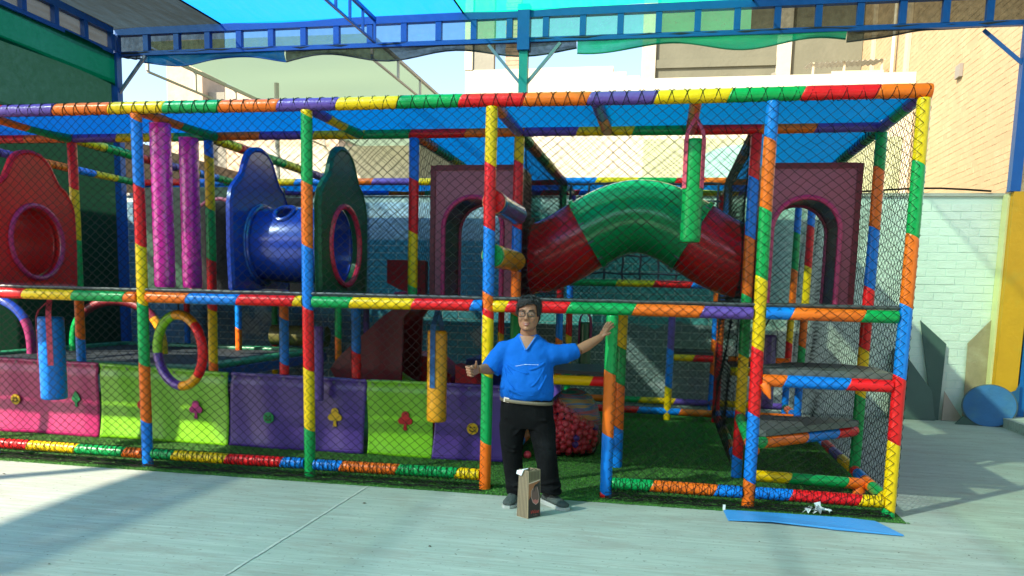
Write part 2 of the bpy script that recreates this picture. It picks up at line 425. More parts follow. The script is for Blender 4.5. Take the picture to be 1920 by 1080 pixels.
vars_ = [brick_mesh('brick', i, BL-.005, BH-.0045).mesh('brick') for i in range(10)]
for me in vars_: me.materials.append(MINT)
half = brick_mesh('brick', 50, BL/2-.005, BH-.0045).mesh('brick'); half.materials.append(MINT)
nb = 0; rest = MB()
for r_ in range(28):
    z = r_*BH+.004
    if z+BH > 3.2: break
    off = 0 if r_ % 2 else BL/2
    x = 6.02
    k = 0
    while x > -9.9:
        Lb = BL/2 if (off and k == 0) else BL
        x -= Lb; k += 1
        if x > 3.15 and nb < 298:
            me = half if Lb < BL else vars_[(r_*7+k*3) % 10]
            o = bpy.data.objects.new('brick', me); COL.objects.link(o); o.location = (x, WALLY+random.uniform(-.002, .003), z); attach(o, bw); nb += 1
        else:
            b_ = brick_mesh('brick', (r_*31+k) % 97, Lb-.005, BH-.0045); rest.add([(p[0]+x, p[1]+WALLY, p[2]+z) for p in b_.v], b_.f)
o = rest.build('brick', MURAL, bw, False); tag(o, kind='stuff')
mb = MB(); mb.box((-10, WALLY-.03, 3.19), (6.03, WALLY+.23, 3.235)); mb.build('coping', pmat('coping_cement', (.50, .47, .40), .85, var=.2, bump=.3), bw, False)
BLUEP0 = pmat('blue_post_paint', (.006, .12, .40), .45, var=.12, spec=.3)
# yellow pilaster at the wall's end and kerb in front
pl = empty('yellow_pilaster', (6.2, 5.95, 0), 'tall yellow painted concrete pillar at the end of the mint brick wall', 'pillar')
YEL = pmat('yellow_wall_paint', (.68, .31, .003), .6, bump=.3, bscale=18, var=.10, dirt=.3, dirtcol=(.5, .38, .05))
mb = MB(); mb.box((6.04, 5.78, 0), (6.33, 6.3, 3.22)); mb.build('shaft', YEL, pl, False)
mb = MB(); mb.box((6.012, 5.90, 0), (6.038, 6.098, 3.21)); mb.build('edge_strip', pmat('pale_yellow', (.75, .68, .33), .6, bump=.2), pl, False)
kb = MB(); kb.box((6.1, 3.6, 0), (8.5, 5.77, .13)); tag(kb.build('pavement_kerb', CONC, smooth=False), kind='structure')
bp_ = MB(); bp_.box((6.36, 5.80, 0), (6.45, 5.90, 3.1)); tag(bp_.build('blue_post', BLUEP0, None, False), 'blue painted post standing just right of the yellow pillar', 'post')
ov = MB(); ov.box((6.455, 6.02, 0), (9.5, 6.25, 3.0)); tag(ov.build('side_wall', pmat('dark_plaster', (.10, .11, .12), .9, var=.2), smooth=False), 'dark plaster wall beside the yellow pillar', 'wall')

rw = MB(); rw.box((-13, -14.3, 0), (10, -14.0, 5.2)); tag(rw.build('unseen_yard_wall', pmat('added_wall_plaster', (.33, .27, .20), .9, var=.2, vscale=1), smooth=False), 'unseen plain wall added behind the viewer to dim sky reflections', 'wall')  # unseen wall added behind the viewer to cut sky reflections and ambient
rw = MB(); rw.box((9.52, -14.0, 0), (9.8, 6.0, 4.2)); tag(rw.build('unseen_yard_wall', pmat('unseen_wall_mint', (.42, .50, .42), .9, var=.2, vscale=1), smooth=False), 'unseen mint yard wall along the open side of the concrete', 'wall')

# ---------------------------------------------------------------- buildings behind
cb = empty('cream_building', (1, 14, 0), 'cream plastered building with stepped parapet behind the play frame', 'building')
CREAM = pmat('cream_plaster', (.62, .56, .42), .8, bump=.25, bscale=6, var=.10, vscale=.8, dirt=.35, dirtcol=(.48, .43, .30))
mb = MB(); mb.prism([(-3.8, 0), (6.795, 0), (6.795, 6.93), (.55, 6.93), (.55, 7.0), (.22, 7.0), (.22, 7.1), (-.1, 7.1), (-.1, 7.24), (-3.8, 7.24)], lambda u, v, t: (u, t, v), 14, 14.25); mb.build('front_wall', CREAM, cb, False)
mb = MB(); mb.box((-3.8, 14.251, 0), (-3.56, 20, 7.2)); mb.build('side_wall', CREAM, cb, False)
mb = MB(); mb.box((-3.55, 14.26, 6.6), (6.6, 20, 6.8)); mb.build('roof', pmat('roof_screed', (.4, .37, .3), .9), cb, False)
mb = MB(); mb.box((-3.82, 13.98, 7.24), (-3.62, 14.2, 9.3)); mb.build('corner_column', CREAM, cb, False)
GREYP = pmat('grey_render', (.26, .25, .20), .9, bump=.4, bscale=12, var=.2, vscale=1.5)
mb = MB(); mb.box((-3.61, 14.02, 7.245), (-3.08, 14.2, 9.0)); mb.build('infill_panel', GREYP, cb, False)
BRK = pmat('raw_brick', (.46, .30, .20), .9, bump=.5, bscale=16, var=.25, vscale=7)
for i in range(17):
    mb = MB(); mb.box((-2.80+.01*(i % 2), 14.05, 7.245+i*.105), (-2.42+.01*(i % 2), 14.2, 7.245+i*.105+.094)); mb.build('brick', BRK, cb, False)
mb = MB(); mb.box((-2.78, 14.06, 7.245), (-2.43, 14.19, 9.02)); mb.build('column_core', pmat('mortar', (.4, .37, .32), .9), cb, False)
mb = MB(); mb.box((.705, 13.985, 2.5), (6.6, 13.999, 5.5)); mb.build('sage_patch', pmat('sage_tone', (.42, .46, .27), .8, var=.12, vscale=2), cb, False)  # flat sage green rectangle set just ahead of the cream wall
mb = MB(); mb.prism([(3.0+1.55*math.cos(a), 4.0+1.35*math.sin(a)) for a in [2*math.pi*i/48 for i in range(48)]], lambda u, v, t: (u, t, v), 13.97, 13.984); mb.build('teal_disc', pmat('teal_tone', (.26, .50, .44), .8, var=.12, vscale=2), cb, False)  # flat teal ellipse set just ahead of the sage rectangle

gb = empty('grey_building', (3.5, 20, 0), 'unplastered grey upper storey rising behind the cream parapet', 'building')
GREYW = pmat('grey_block', (.14, .142, .10), .9, bump=.5, bscale=9, var=.22, vscale=1.2, dirt=.4, dirtcol=(.22, .21, .16))
mb = MB(); mb.box((.35, 20, 0), (6.79, 20.3, 14)); mb.build('front_wall', GREYW, gb, False)
for x0 in (.33, 4.35):
    mb = MB(); mb.box((x0, 19.9, 6.9), (x0+.42, 19.999, 14)); mb.build('concrete_column', pmat('pale_cement', (.46, .42, .33), .9, var=.12, bump=.3), gb, False)
mb = MB(); mb.box((.76, 19.93, 8.75), (4.34, 19.999, 9.0)); mb.build('ring_beam', GREYW, gb, False)

tb = empty('tan_brick_building', (6.8, 14, 0), 'tall sunlit tan brick party wall at the far end of the yard', 'building')
TAN = pmat('tan_brick', (.37, .265, .145), .85, bump=.4, bscale=14, var=.16, vscale=3, dirt=.35, dirtcol=(.50, .40, .26))
mb = MB(); mb.box((6.809, 6.6, 0), (7.1, 24, 15)); mb.build('wall_core', pmat('tan_mortar', (.34, .245, .135), .9), tb, False)
rest = MB(); rr = random.Random(3)
for r_ in range(70):
    z = 2.9+r_*.115; off = (r_ % 2)*.14
    for k in range(50):
        y = 6.7+k*.28+off; L = .276; d = rr.uniform(-.002, .003)
        if rr.random() < .03: d += .010
        x0 = 6.805+d; zz0 = z+rr.uniform(-.004, .004); h_ = .110+rr.uniform(-.007, .004)
        rest.add([(6.812, y, zz0), (6.812, y+L, zz0), (6.812, y+L, zz0+h_), (6.812, y, zz0+h_), (x0, y+.006, zz0+.005), (x0, y+L-.006, zz0+.005), (x0, y+L-.006, zz0+h_-.005), (x0, y+.006, zz0+h_-.005)],
                 [(4, 7, 6, 5), (0, 4, 5, 1), (1, 5, 6, 2), (2, 6, 7, 3), (3, 7, 4, 0)])
tag(rest.build('brick', TAN, tb, False), kind='stuff')
for y in (14.7, 18.3):
    mb = MB(); mb.box((6.74, y, 2.9), (6.80, y+.32, 12)); mb.build('tie_column', pmat('tan_cement', (.48, .39, .26), .85, var=.1, bump=.3), tb, False)
mb = MB(); mb.tube([(6.70, 15.9, 6), (6.70, 15.9, 12)], .045, 10); mb.build('drain_pipe', pmat('cream_pipe', (.70, .64, .50), .5), tb)
mb = MB(); mb.box((6.74, 10.85, 6.02), (6.80, 11.12, 6.26)); mb.build('junction_box', pmat('grey_box', (.22, .2, .17), .7), tb, False)
mb = MB(); mb.tube([(6.72, 15.8, 6.78), (6.72, 12.9, 6.38), (6.72, 12.9, 5.9)], .03, 8); mb.build('conduit', STEEL, tb)

sh = empty('rooftop_lean_to', (5.7, 16.5, 6.8), 'small corrugated sheet lean-to standing on the cream roof', 'shed')
mb = MB(); mb.grid(lambda u, v: (4.75+1.85*u, 16.0+1.2*v, 7.72+.18*v+.02*math.sin(u*90)+.05*u), 120, 2); mb.build('corrugated_sheet', pmat('weathered_sheet', (.45, .45, .40), .5, var=.4, vscale=4, metal=.2), sh)
mb = MB(); mb.box((5.3, 16.05, 7.30), (6.55, 16.1, 7.52)); mb.build('board', pmat('cream_board', (.62, .55, .35), .8, var=.1), sh, False)
for x in (4.85, 5.6, 6.5):
    mb = MB(); mb.bar((x, 16.1, 6.8), (x, 16.1, 7.75), .05); mb.build('post', pmat('pale_wood', (.55, .47, .33), .8), sh, False)
for x, h_ in ((3.95, .42), (4.5, .33)):
    mb = MB(); mb.bar((x, 15.2, 6.82), (x-.18, 15.2, 6.86+h_), .10, .14); tag(mb.build('roof_stub', GREYP, None, False), 'short cement stub on the cream roof edge, '+('farther from' if x < 4.2 else 'next to')+' the lean-to', 'stub', 'cement stubs on the cream roof')

lb = empty('far_brick_building', (-14, 18, 0), 'pale tan brick building far behind the shade canopies', 'building')
mb = MB(); mb.box((-14.75, 18, 0), (-13.5, 19.5, 9.5)); mb.build('wall', pmat('pale_brick', (.55, .42, .29), .9, bump=.6, bscale=10, var=.25, vscale=4), lb, False)
mb = MB(); mb.box((-13.48, 18.3, 0), (-12.9, 19.5, 7.95)); mb.build('cement_panel', GREYP, lb, False)
mb = MB(); mb.box((-12.88, 18.3, 0), (-9.0, 19.5, 8.1)); mb.build('wall', pmat('peach_brick', (.60, .44, .30), .9, bump=.6, bscale=10, var=.2, vscale=4), lb, False)
for zc in (2.4, 4.6, 6.8):
    mb = MB(); mb.box((-14.77, 17.94, zc), (-13.48, 18.0, zc+.14)); mb.build('floor_band', pmat('tan_cement', (.6, .5, .35)), lb, False)
eb = empty('east_cream_wall', (-6, 13.5, 0), 'plain cream wall beyond the neighbouring canopy', 'wall')
mb = MB(); mb.box((-9.4, 13.6, 0), (-5.05, 13.8, 5.35)); mb.build('plaster', CREAM, eb, False)
mb = MB(); mb.box((-5.04, 13.7, 0), (-3.86, 13.85, 5.7)); mb.build('grey_panel', GREYP, eb, False)

# ---------------------------------------------------------------- steel shade canopy over the yard
BLUEP = pmat('blue_steel_paint', (.006, .085, .33), .4, bump=.08, bscale=40, var=.12, vscale=8, spec=.3, dirt=.2, dirtcol=(.05, .12, .28))
BLUED = pmat('teal_steel_paint', (.01, .24, .22), .4, var=.12)
can = empty('shade_canopy', (-7.7, 5.95, 0), 'blue steel canopy with blue, green and black shade net strips overhead', 'canopy')
ZT, ZB, TY = 5.80, 5.46, 5.95
def truss(name, a, b, step, wt, parent, zt=ZT, zb=ZB, mat=BLUEP, wweb=.09, rise=0):
    a = Vector(a); b = Vector(b); L = (b-a).length; n = round(L/step)
    mb = MB(); mb.bar((a.x, a.y, zt), (b.x, b.y, zt+rise), wt, wt); t = mb.build(name, mat, parent, False)
    mb = MB(); mb.bar((a.x, a.y, zb), (b.x, b.y, zb), wt*.7, wt*.6); mb.build('bottom_chord', mat, t, False)
    for i in range(n+1):
        p = a+(b-a)*(i/n)
        mb = MB(); mb.bar((p.x, p.y, zb+wt*.3), (p.x, p.y, zt+rise*i/n-wt*.5), wweb); mb.build('truss_web', mat, t, False)
    return t
truss('truss', (-7.7, TY), (6.12, TY), .56, .11, can, rise=.06)
truss('truss', (-7.7, TY-.15), (-7.7, -8), .62, .11, can)
truss('truss', (-3.15, TY-.15), (-3.15, -1.2), .50, .05, can, wweb=.035)
for z_ in (ZT,):
    mb = MB(); mb.bar((-3.15, -1.2, z_), (-3.15, -8, z_), .035); mb.build('purlin', BLUEP, can, False)
truss('truss', (6.1, TY-.15), (6.1, -8), .62, .11, can)
for x, y, m_ in ((-7.7, 5.9, BLUEP), (-.84, 5.95, BLUED), (6.05, 5.85, BLUEP), (-7.7, -4.2, BLUEP), (6.12, -4.2, BLUEP)):
    mb = MB(); mb.box((x-.065, y-.065, 0 if x != 6.05 else 3.225), (x+.065, y+.065, ZB if y > 5.7 else ZT)); mb.build('post', m_, can, False)
    if x < 6 and y > 0:
        for s in ((1,) if x < -5 else (-1, 1)):
            mb = MB(); mb.bar((x+.05*s, y, ZB-.62), (x+.55*s, y, ZB-.05), .045); mb.build('knee_brace', pmat('grey_steel', (.16, .20, .26), .5), can, False)
    elif y > 0:
        mb = MB(); mb.bar((x-.05, y, ZB-.55), (x-.5, y+.2, ZB-.05), .05); mb.build('knee_brace', BLUEP, can, False)
mb = MB(); mb.box((-.93, 5.84, 5.30), (-.75, 6.02, 5.95)); mb.build('post_head', BLUEP, can, False)
NB = {'blue': net_mat('blue_net', (.0, .28, .95), .45, (.62, .86, .96), .88, .04),
      'green': net_mat('green_net', (.0, .68, .33), .46, (.62, .96, .83), .88, .04),
      'black': net_mat('black_net', (.05, .045, .032), .80, (.85, .93, .86), .5), 'black_roof': net_mat('black_roof_net', (.035, .036, .024), .54, (.66, .90, .86), .4),
      'olive': net_mat('olive_net', (.27, .37, .25), .72, (.8, .9, .8), .62, .04),
      'dark_green': net_mat('dark_green_net', (.0, .06, .032), .86, (.3, .8, .6), .45, .02, 1),
      'blue_hem': net_mat('blue_hem_net', (.0, .14, .42), .90, (.5, .8, .95), .7, .05, 1), 'green_hem': net_mat('green_hem_net', (.0, .5, .28), .84, (.5, .95, .8), .8, .05, 1), 'black_hem': net_mat('black_hem_net', (.03, .035, .03), .84, (.85, .95, .9), .5, .05, 1),
      'forest': net_mat('forest_net', (.010, .042, .024), .90, (.5, .8, .65), .5, .03, 1)}
def sheet(name, mat, fn, nu, nv, parent):
    mb = MB(); mb.grid(fn, nu, nv); return mb.build(name, NB[mat], parent)
def roofz(x, y): return 5.87+.006*(x+7.7)+.03*math.sin(y*1.3)*math.sin(x*1.7)-.02
for c, x0, x1 in (('black', -7.72, -5.80), ('blue', -5.80, -1.78), ('green', -1.78, 2.45), ('black', 2.45, 6.15)):
    sheet('net_strip', c if c != 'black' else 'black_roof', lambda u, v: (x0+(x1-x0)*u, 5.99-14.5*v, roofz(x0+(x1-x0)*u, 5.99-14.5*v)), 8, 40, can)
    sheet('net_valance', c, lambda u, v: (x0+(x1-x0)*u, 6.025+.01*math.sin(u*20), 5.44+(roofz(x0+(x1-x0)*u, 5.99)-5.44)*v), 20, 3, can)
    mb = MB(); mb.tube([(x1, 5.99-14.5*i/20, roofz(x1, 5.99-14.5*i/20)-.01) for i in range(21)], .014, 6); mb.build('strip_seam', BLACKCORD, can)
for c, x0, x1, dp in (('black', -7.66, -7.28, .08), ('blue', -7.27, -4.72, .20), ('black', -4.71, -.05, .23), ('green', -.04, 3.75, .22), ('black', 3.76, 5.75, .17)):
    sag = random.uniform(0, 6); k_ = max(1.2, (x1-x0)*1.4)
    low = lambda u: dp*(.72+.28*math.sin(u*k_*2.1+sag))*(1 if x1 < 5 else 1-.85*u)
    sheet('net_hem', c+'_hem', lambda u, v: (x0+(x1-x0)*u, 6.0-.05*math.sin(v*3)+.02*math.sin(u*17+v*3), 5.47-low(u)*v), 30, 4, can)
    mb = MB(); mb.tube([(x0+(x1-x0)*i/30, 5.99+.02*math.sin(i/30*17+3), 5.468-low(i/30)) for i in range(31)], .012, 6); mb.build('hem_cord', pmat('hem_'+c, {'blue': (.0, .09, .3), 'green': (.0, .16, .09), 'black': (.03, .03, .03)}[c], .7), can)
mb = MB(); mb.tube([(-7.6+13.6*i/60, 5.93+random.uniform(-.01, .01), 5.47+random.uniform(-.012, .012)) for i in range(61)], .02, 6); mb.build('lashed_edge', pmat('dark_edge', (.02, .03, .04), .8), can)
sheet('net_valance', 'black', lambda u, v: (-7.73, 5.9-14*u, 5.40+.40*v), 40, 2, can)
sheet('side_net', 'dark_green', lambda u, v: (-7.68+.03*math.sin(u*30), 5.86-14*u, 4.93+.04*math.sin(u*14)+.5*v), 60, 4, can)
sheet('side_net', 'forest', lambda u, v: (-7.75, 5.86-3.6*u, .2+4.85*v), 20, 12, can)
mb = MB()
for i in range(12): mb.tube([(-7.66, 5.5-.3*i, 5.45), (-7.62, 5.42-.3*i, 5.38)], .01, 5)
# neighbour brick wall seen dimly through the side net
nbw = MB(); nbw.box((-9.6, 2.0, 0), (-9.4, 16, 4.6)); tag(nbw.build('neighbour_wall', pmat('brown_brick', (.22, .15, .10), .9, bump=.5, bscale=12, var=.25), None, False), 'brown brick wall seen dimly through the green side net', 'wall')

can2 = empty('neighbour_canopy', (-5.4, 6.5, 0), 'pale green shade net roof on light trusses over the neighbouring plot', 'canopy')
PALEST = pmat('pale_steel', (.42, .42, .36), .6)
truss('truss', (-7.6, 6.6), (-7.2, 22), 1.35, .055, can2, 5.74, 5.36, PALEST, .05)
truss('truss', (-3.42, 6.4), (-3.42, 22), 1.25, .05, can2, 5.74, 5.40, PALEST, .04)
sheet('net_roof', 'olive', lambda u, v: (-7.55+4.1*u, 6.4+15.5*v, 5.79+.03*math.sin(v*40)*math.sin(u*3)), 10, 60, can2)
mb = MB(); mb.tube([(-6.4, 9, 0), (-6.4, 9, 5.74)], .05, 8); mb.build('post', PALEST, can2)
mb = MB(); mb.bar((-7.4, 12, 5.4), (-3.42, 12, 5.4), .07); mb.build('cross_beam', PALEST, can2, False)
mb = MB(); mb.tube([(-3.4+.33*i, 6.05, 3.27+.03*math.sin(i*.8)) for i in range(29)], .014, 6); tag(mb.build('wall_cable', BLACKCORD), 'slack dark cable running along the top of the mint wall', 'cable')

# ================================================================== PLAY FRAME
ps = empty('play_structure', (-.8, 0, 0), 'two storey soft play frame of rainbow padded tubes wrapped in black netting', 'play structure')
HT, ZM, Y2, Y3, Y4 = 3.2, 1.559, 1.237, 4.58, 5.72
XP = [-7.45, -6.42, -4.84, -3.195, -1.597, 0.0, 2.17, 3.23]
def vpost(x, y, z1, cols, z0=0.0):
    """cols listed top-down as (colour, z of its upper end)"""
    segs = [(c, (cols[i+1][1] if i+1 < len(cols) else z0)-z0) for i, (c, z) in enumerate(cols)][::-1]
    segs = [(c, max(0, t)) for c, t in segs]
    return padded('post', (x, y, z0), (x, y, z1), segs, ps)
def xbeam(y, z, cols, x1, r=TR, nm='beam'):
    x0 = cols[0][1]
    return padded(nm, (x0, y, z), (x1, y, z), [(c, x-x0) for c, x in cols], ps, r)
# front posts
vpost(-6.42, 0, 3.15, [('g', 3.15), ('b', 2.6), ('r', 2.0), ('y', 1.5), ('g', .9), ('p', .4)])
vpost(-7.45, 0, 3.15, [('o', 3.15), ('r', 2.6), ('y', 2.0), ('b', 1.5), ('p', .9), ('g', .4)])
vpost(-7.45, Y2, 3.15, [('y', 3.15), ('b', 2.6), ('g', 2.0), ('o', 1.5), ('r', .9), ('p', .4)])
vpost(-4.84, 0, 3.15, [('b', 3.15), ('y', 2.7), ('g', 2.2), ('r', 1.55), ('o', .98), ('b', .46)])
vpost(-3.195, 0, 3.15, [('o', 3.16), ('b', 3.1), ('r', 2.54), ('y', 2.02), ('g', 1.5), ('o', .95), ('b', .43)])
vpost(-1.597, 0, 3.15, [('y', 3.16), ('g', 3.11), ('o', 2.56), ('b', 2.03), ('r', 1.5), ('y', .97), ('g', .44)])
vpost(0, 0, 3.15, [('y', 3.16), ('r', 2.70), ('b', 2.19), ('o', 1.66), ('r', 1.53), ('y', 1.47), ('g', .98), ('o', .41)])
vpost(2.17, 0, 3.15, [('b', 3.16), ('o', 2.87), ('g', 2.35), ('y', 1.83), ('r', 1.28), ('b', .76), ('o', .22)])
vpost(3.23, 0, 3.15, [('y', 3.16), ('g', 2.69), ('o', 2.16), ('b', 1.64), ('r', 1.10), ('y', .59), ('g', .06)])
vpost(1.03, 0, 1.51, [('g', 1.51), ('o', 1.05), ('b', .53), ('r', .03)])
# front beams
TOP = [('r', -7.5), ('o', -7.0), ('b', -6.46), ('g', -6.1), ('y', -5.6), ('r', -5.08), ('p', -4.54), ('o', -3.99), ('y', -3.44), ('g', -2.91), ('o', -2.38), ('p', -1.84), ('y', -1.31), ('g', -.78), ('r', -.26), ('o', .27), ('p', .78), ('y', 1.30), ('g', 1.85), ('r', 2.38), ('o', 2.91)]
xbeam(0, HT, TOP, 3.28, .052)
sp_ = spiral('lacing', (-6.4, 0, HT), (3.26, 0, HT), .0555, .115, ps, rc=.0032)
for cols, x1 in (([('r', -7.45), ('o', -6.9)], -6.47), ([('y', -6.36), ('g', -5.9), ('p', -5.4), ('b', -5.03)], -4.89), ([('r', -4.79), ('y', -4.41), ('g', -3.89), ('o', -3.36)], -3.24),
                 ([('o', -3.14), ('b', -2.74), ('r', -2.25), ('y', -1.72)], -1.645), ([('g', -1.55), ('y', -1.20), ('r', -.65), ('b', -.14)], -.045),
                 ([('y', .045), ('r', .16), ('g', .67), ('o', 1.20), ('p', 1.73)], 2.12), ([('b', 2.215), ('o', 2.41), ('g', 2.93)], 3.18)):
    xbeam(0, ZM, cols, x1)
for cols, x1 in (([('g', -7.45), ('y', -6.9)], -6.47), ([('b', -6.36), ('o', -5.9), ('p', -5.4)], -4.89), ([('r', -4.78), ('y', -4.45), ('g', -3.93), ('o', -3.43)], -3.24), ([('g', -3.14), ('y', -2.93), ('r', -2.40), ('b', -1.86)], -1.645),
                 ([('b', -1.55), ('o', -1.30), ('g', -.78), ('y', -.25)], -.045), ([('g', 1.08), ('o', 1.40), ('b', 1.91)], 2.12), ([('b', 2.22), ('r', 2.49), ('y', 3.01)], 3.18)):
    xbeam(0, .125, cols, x1)
    spiral('lacing', (cols[0][1], 0, .125), (x1, 0, .125), .054, .05, ps, rc=.0026, wob=1.2)
# second row
vpost(-6.42, Y2, 3.15, [('y', 3.15), ('g', 2.6), ('b', 2.0), ('o', 1.5), ('r', .9), ('p', .4)])
vpost(-4.84, Y2, 3.15, [('r', 3.16), ('y', 2.68), ('g', 2.15), ('o', 1.5), ('b', 1.08), ('r', .6)])
vpost(-3.25, Y2, 3.15, [('b', 3.16), ('y', 3.0), ('g', 2.47), ('r', 1.95), ('y', 1.43), ('o', .88), ('b', .4)])
vpost(-2.445, Y2, 1.5, [('o', 1.5), ('b', 1.36), ('r', .89), ('y', .4)])
vpost(-1.65, Y2, 1.5, [('b', 1.5), ('r', 1.04), ('g', .5)])
vpost(-1.05, Y2, 3.15, [('b', 3.16), ('r', 2.76), ('y', 2.25), ('g', 1.72)], z0=1.5)
vpost(0, Y2, 3.15, [('y', 3.16), ('r', 2.92), ('b', 2.30), ('o', 1.90), ('g', 1.46), ('b', .85), ('r', .4)])
vpost(1.05, Y2, 1.5, [('y', 1.5), ('g', 1.18), ('o', .83), ('b', .4)])
vpost(2.18, Y2, 3.15, [('r', 3.16), ('b', 2.76), ('o', 2.23), ('g', 1.7), ('y', 1.14), ('r', .61), ('b', .18)])
vpost(3.24, Y2, 3.15, [('g', 3.16), ('o', 2.84), ('b', 2.32), ('r', 1.79), ('y', 1.24), ('g', .81)])
xbeam(Y2, HT, [('b', -6.42), ('r', -5.85), ('o', -5.39), ('p', -4.8), ('y', -4.28), ('g', -3.62), ('o', -3.19), ('p', -2.66), ('y', -2.08), ('g', -1.55), ('r', -1.08), ('o', -.52), ('p', .05), ('y', .56), ('g', 1.08), ('r', 1.57), ('o', 2.21), ('p', 2.69)], 3.22)
spiral('lacing', (-6.4, Y2, HT), (3.2, Y2, HT), .0525, .13, ps, both=False, rc=.0035)
for x0, x1, off in ((-6.37, -4.89, 1), (-4.79, -3.3, 4), (-3.2, -1.1, 2), (-1.0, -.05, 5), (.05, 2.13, 0), (2.23, 3.19, 3)):
    padded('beam', (x0, Y2, ZM), (x1, Y2, ZM), auto(x1-x0, off), ps)
padded('beam', (.05, Y2, .84), (1.0, Y2, .84), [('g', 0), ('y', .28), ('r', .72)], ps)
# third and fourth rows
R3 = {-6.42: 'gbryop', -4.84: 'yrgbop', -3.25: 'gobyrp', -1.05: 'pyrbgo', 0.0: 'gyrbop', 1.53: 'pbyyr', 2.17: 'boborr', 3.23: 'bryogb'}
for y, dz in ((Y3, 0), (Y4, .2)):
    for i, (x, cs) in enumerate(R3.items()):
        if x == 1.53 and y == Y4: continue
        hi = 1.5 if (x in (1.53, -3.25)) else 3.15
        cols = []; z = hi
        for c in cs if y == Y3 else cs[::-1]:
            cols.append((c, z)); z -= .52
            if z < .1: break
        vpost(x, y, hi, cols)
xbeam(Y3, HT, [('r', -6.42), ('b', -5.6), ('g', -5.0), ('y', -4.4), ('b', -3.9), ('o', -3.04), ('p', -2.72), ('y', -2.05), ('r', -1.55), ('b', -.02), ('y', .44), ('g', .99), ('r', 1.49), ('o', 1.86)], 3.23)
padded('beam', (-6.42, Y4, HT), (3.23, Y4, HT), auto(9.65, 2, .6), ps)
for y, off in ((Y3, 3), (Y4, 0)):
    for z in (ZM, .125):
        x0 = -6.37
        for x1 in (-4.84, -3.25, -1.05, 0, 2.17, 3.23):
            if not (z == ZM and y == Y3 and x1 == 0): padded('beam', (x0, y, z), (x1-.05, y, z), auto(x1-.05-x0, off), ps)
            x0 = x1+.05; off += 2
padded('beam', (.05, Y3, 1.85), (2.12, Y3, 1.85), [('g', 0), ('y', .72), ('r', 1.22), ('b', 1.72)], ps)
# depth beams
FC = {-4.84: 'og', -3.195: 'og', -1.597: 'pyg', 0.0: 'opp', .83: 'po', 1.6: 'or', 3.23: 'pgp', -6.42: 'by'}
for x, cs in FC.items():
    n = len(cs); padded('beam', (x, .05, HT-.012), (x+(.04 if x < -3 and x > -4 else 0), Y2-.05, HT-.012), [(c, i*1.137/n) for i, c in enumerate(cs)], ps)
BC = {-6.42: 'pprobyg', -4.84: 'ygrpybg', -3.25: 'yrgypb', -1.05: 'ogyrb', 0.0: 'gogyrp', 2.18: 'rbogyo', 3.23: 'gpgbor'}
for x, cs in BC.items():
    n = len(cs); L = Y3-Y2-.1; padded('beam', (x, Y2+.05, HT-.012), (x, Y3-.05, HT-.012), [(c, i*L/n) for i, c in enumerate(cs)], ps)
    spiral('lacing', (x, Y2+.06, HT-.012), (x, Y3-.06, HT-.012), .053, .11, ps, both=False, rc=.004)
    if x in (-6.42, 3.23, 0.0, 2.18): padded('beam', (x, Y3+.05, HT-.012), (x, Y4-.05, HT-.012), auto(Y4-Y3-.1, 1), ps)
for x, zz in ((3.23, .125), (3.23, ZM), (2.18, ZM), (0, ZM), (-1.05, ZM), (-4.84, ZM), (-6.42, ZM), (0, .125), (2.18, .14)):
    y0 = 0 if x in (-6.42, -4.84, 3.23) or (x == 2.18 and zz > 1) or (x == 0 and zz > 1) else Y2
    for ya, yb in ((0, Y2), (Y2, Y3), (Y3, Y4)):
        if ya < y0: continue
        cols = [('y', 0), ('g', .12), ('o', .45), ('b', .72), ('r', 1.0)] if (x == 3.23 and zz < 1 and ya == 0) else auto(yb-ya-.1, int(abs(x*3))+int(ya), .45)
        padded('beam', (x, ya+.05, zz), (x, yb-.05, zz), cols, ps)
# right bay: steps
STEP = pmat('grey_step_vinyl', (.11, .12, .115), .45, bump=.25, bscale=14, var=.2, dirt=.5, dirtcol=(.18, .19, .17))
BLK = pmat('black_deck_vinyl', (.02, .022, .024), .4, bump=.2, bscale=14, var=.3, dirt=.4, dirtcol=(.06, .06, .06))
xbeam(0, 1.032, [('o', 2.22), ('b', 2.39), ('r', 2.86)], 3.18)
mb = MB(); mb.tube([(2.24, -.02, 1.0), (2.26, -.055, .95), (2.285, -.055, .895)], [.044, .03, .005], 10); mb.build('torn_cover', VIN['o'], ps)
mb = MB(); mb.prism([(2.22, .03), (3.19, .03), (3.19, .62), (2.98, .86), (2.56, .86), (2.22, .40)], lambda u, v, t: (u, v, t), 1.075, 1.125); mb.build('step_deck', STEP, ps, False)
vpost(2.17, 1.12, .60, [('r', .60), ('b', .20)])
mb = MB(); mb.prism([(2.2, .2), (2.24, 1.1), (3.15, 1.15), (3.2, 1.05), (2.3, .2)], lambda u, v, t: (u, v, t), .555, .61); mb.build('step_deck', STEP, ps, False)
padded('beam', (2.17, .10, .50), (3.2, 1.17, .50), [('g', 0), ('o', .16), ('b', .72), ('r', 1.18)], ps)
padded('beam', (2.22, .35, .19), (3.17, .62, .125), [('y', 0), ('g', .33), ('o', .84)], ps)
mb = MB(); mb.tube([(3.15, .62, .125), (3.14, .60, .0)], [.05, .055], 12); mb.build('elbow_foot', VIN['o'], ps)
padded('beam', (2.17, 1.07, .57), (2.2, .1, .45), [('g', 0), ('o', .7)], ps)
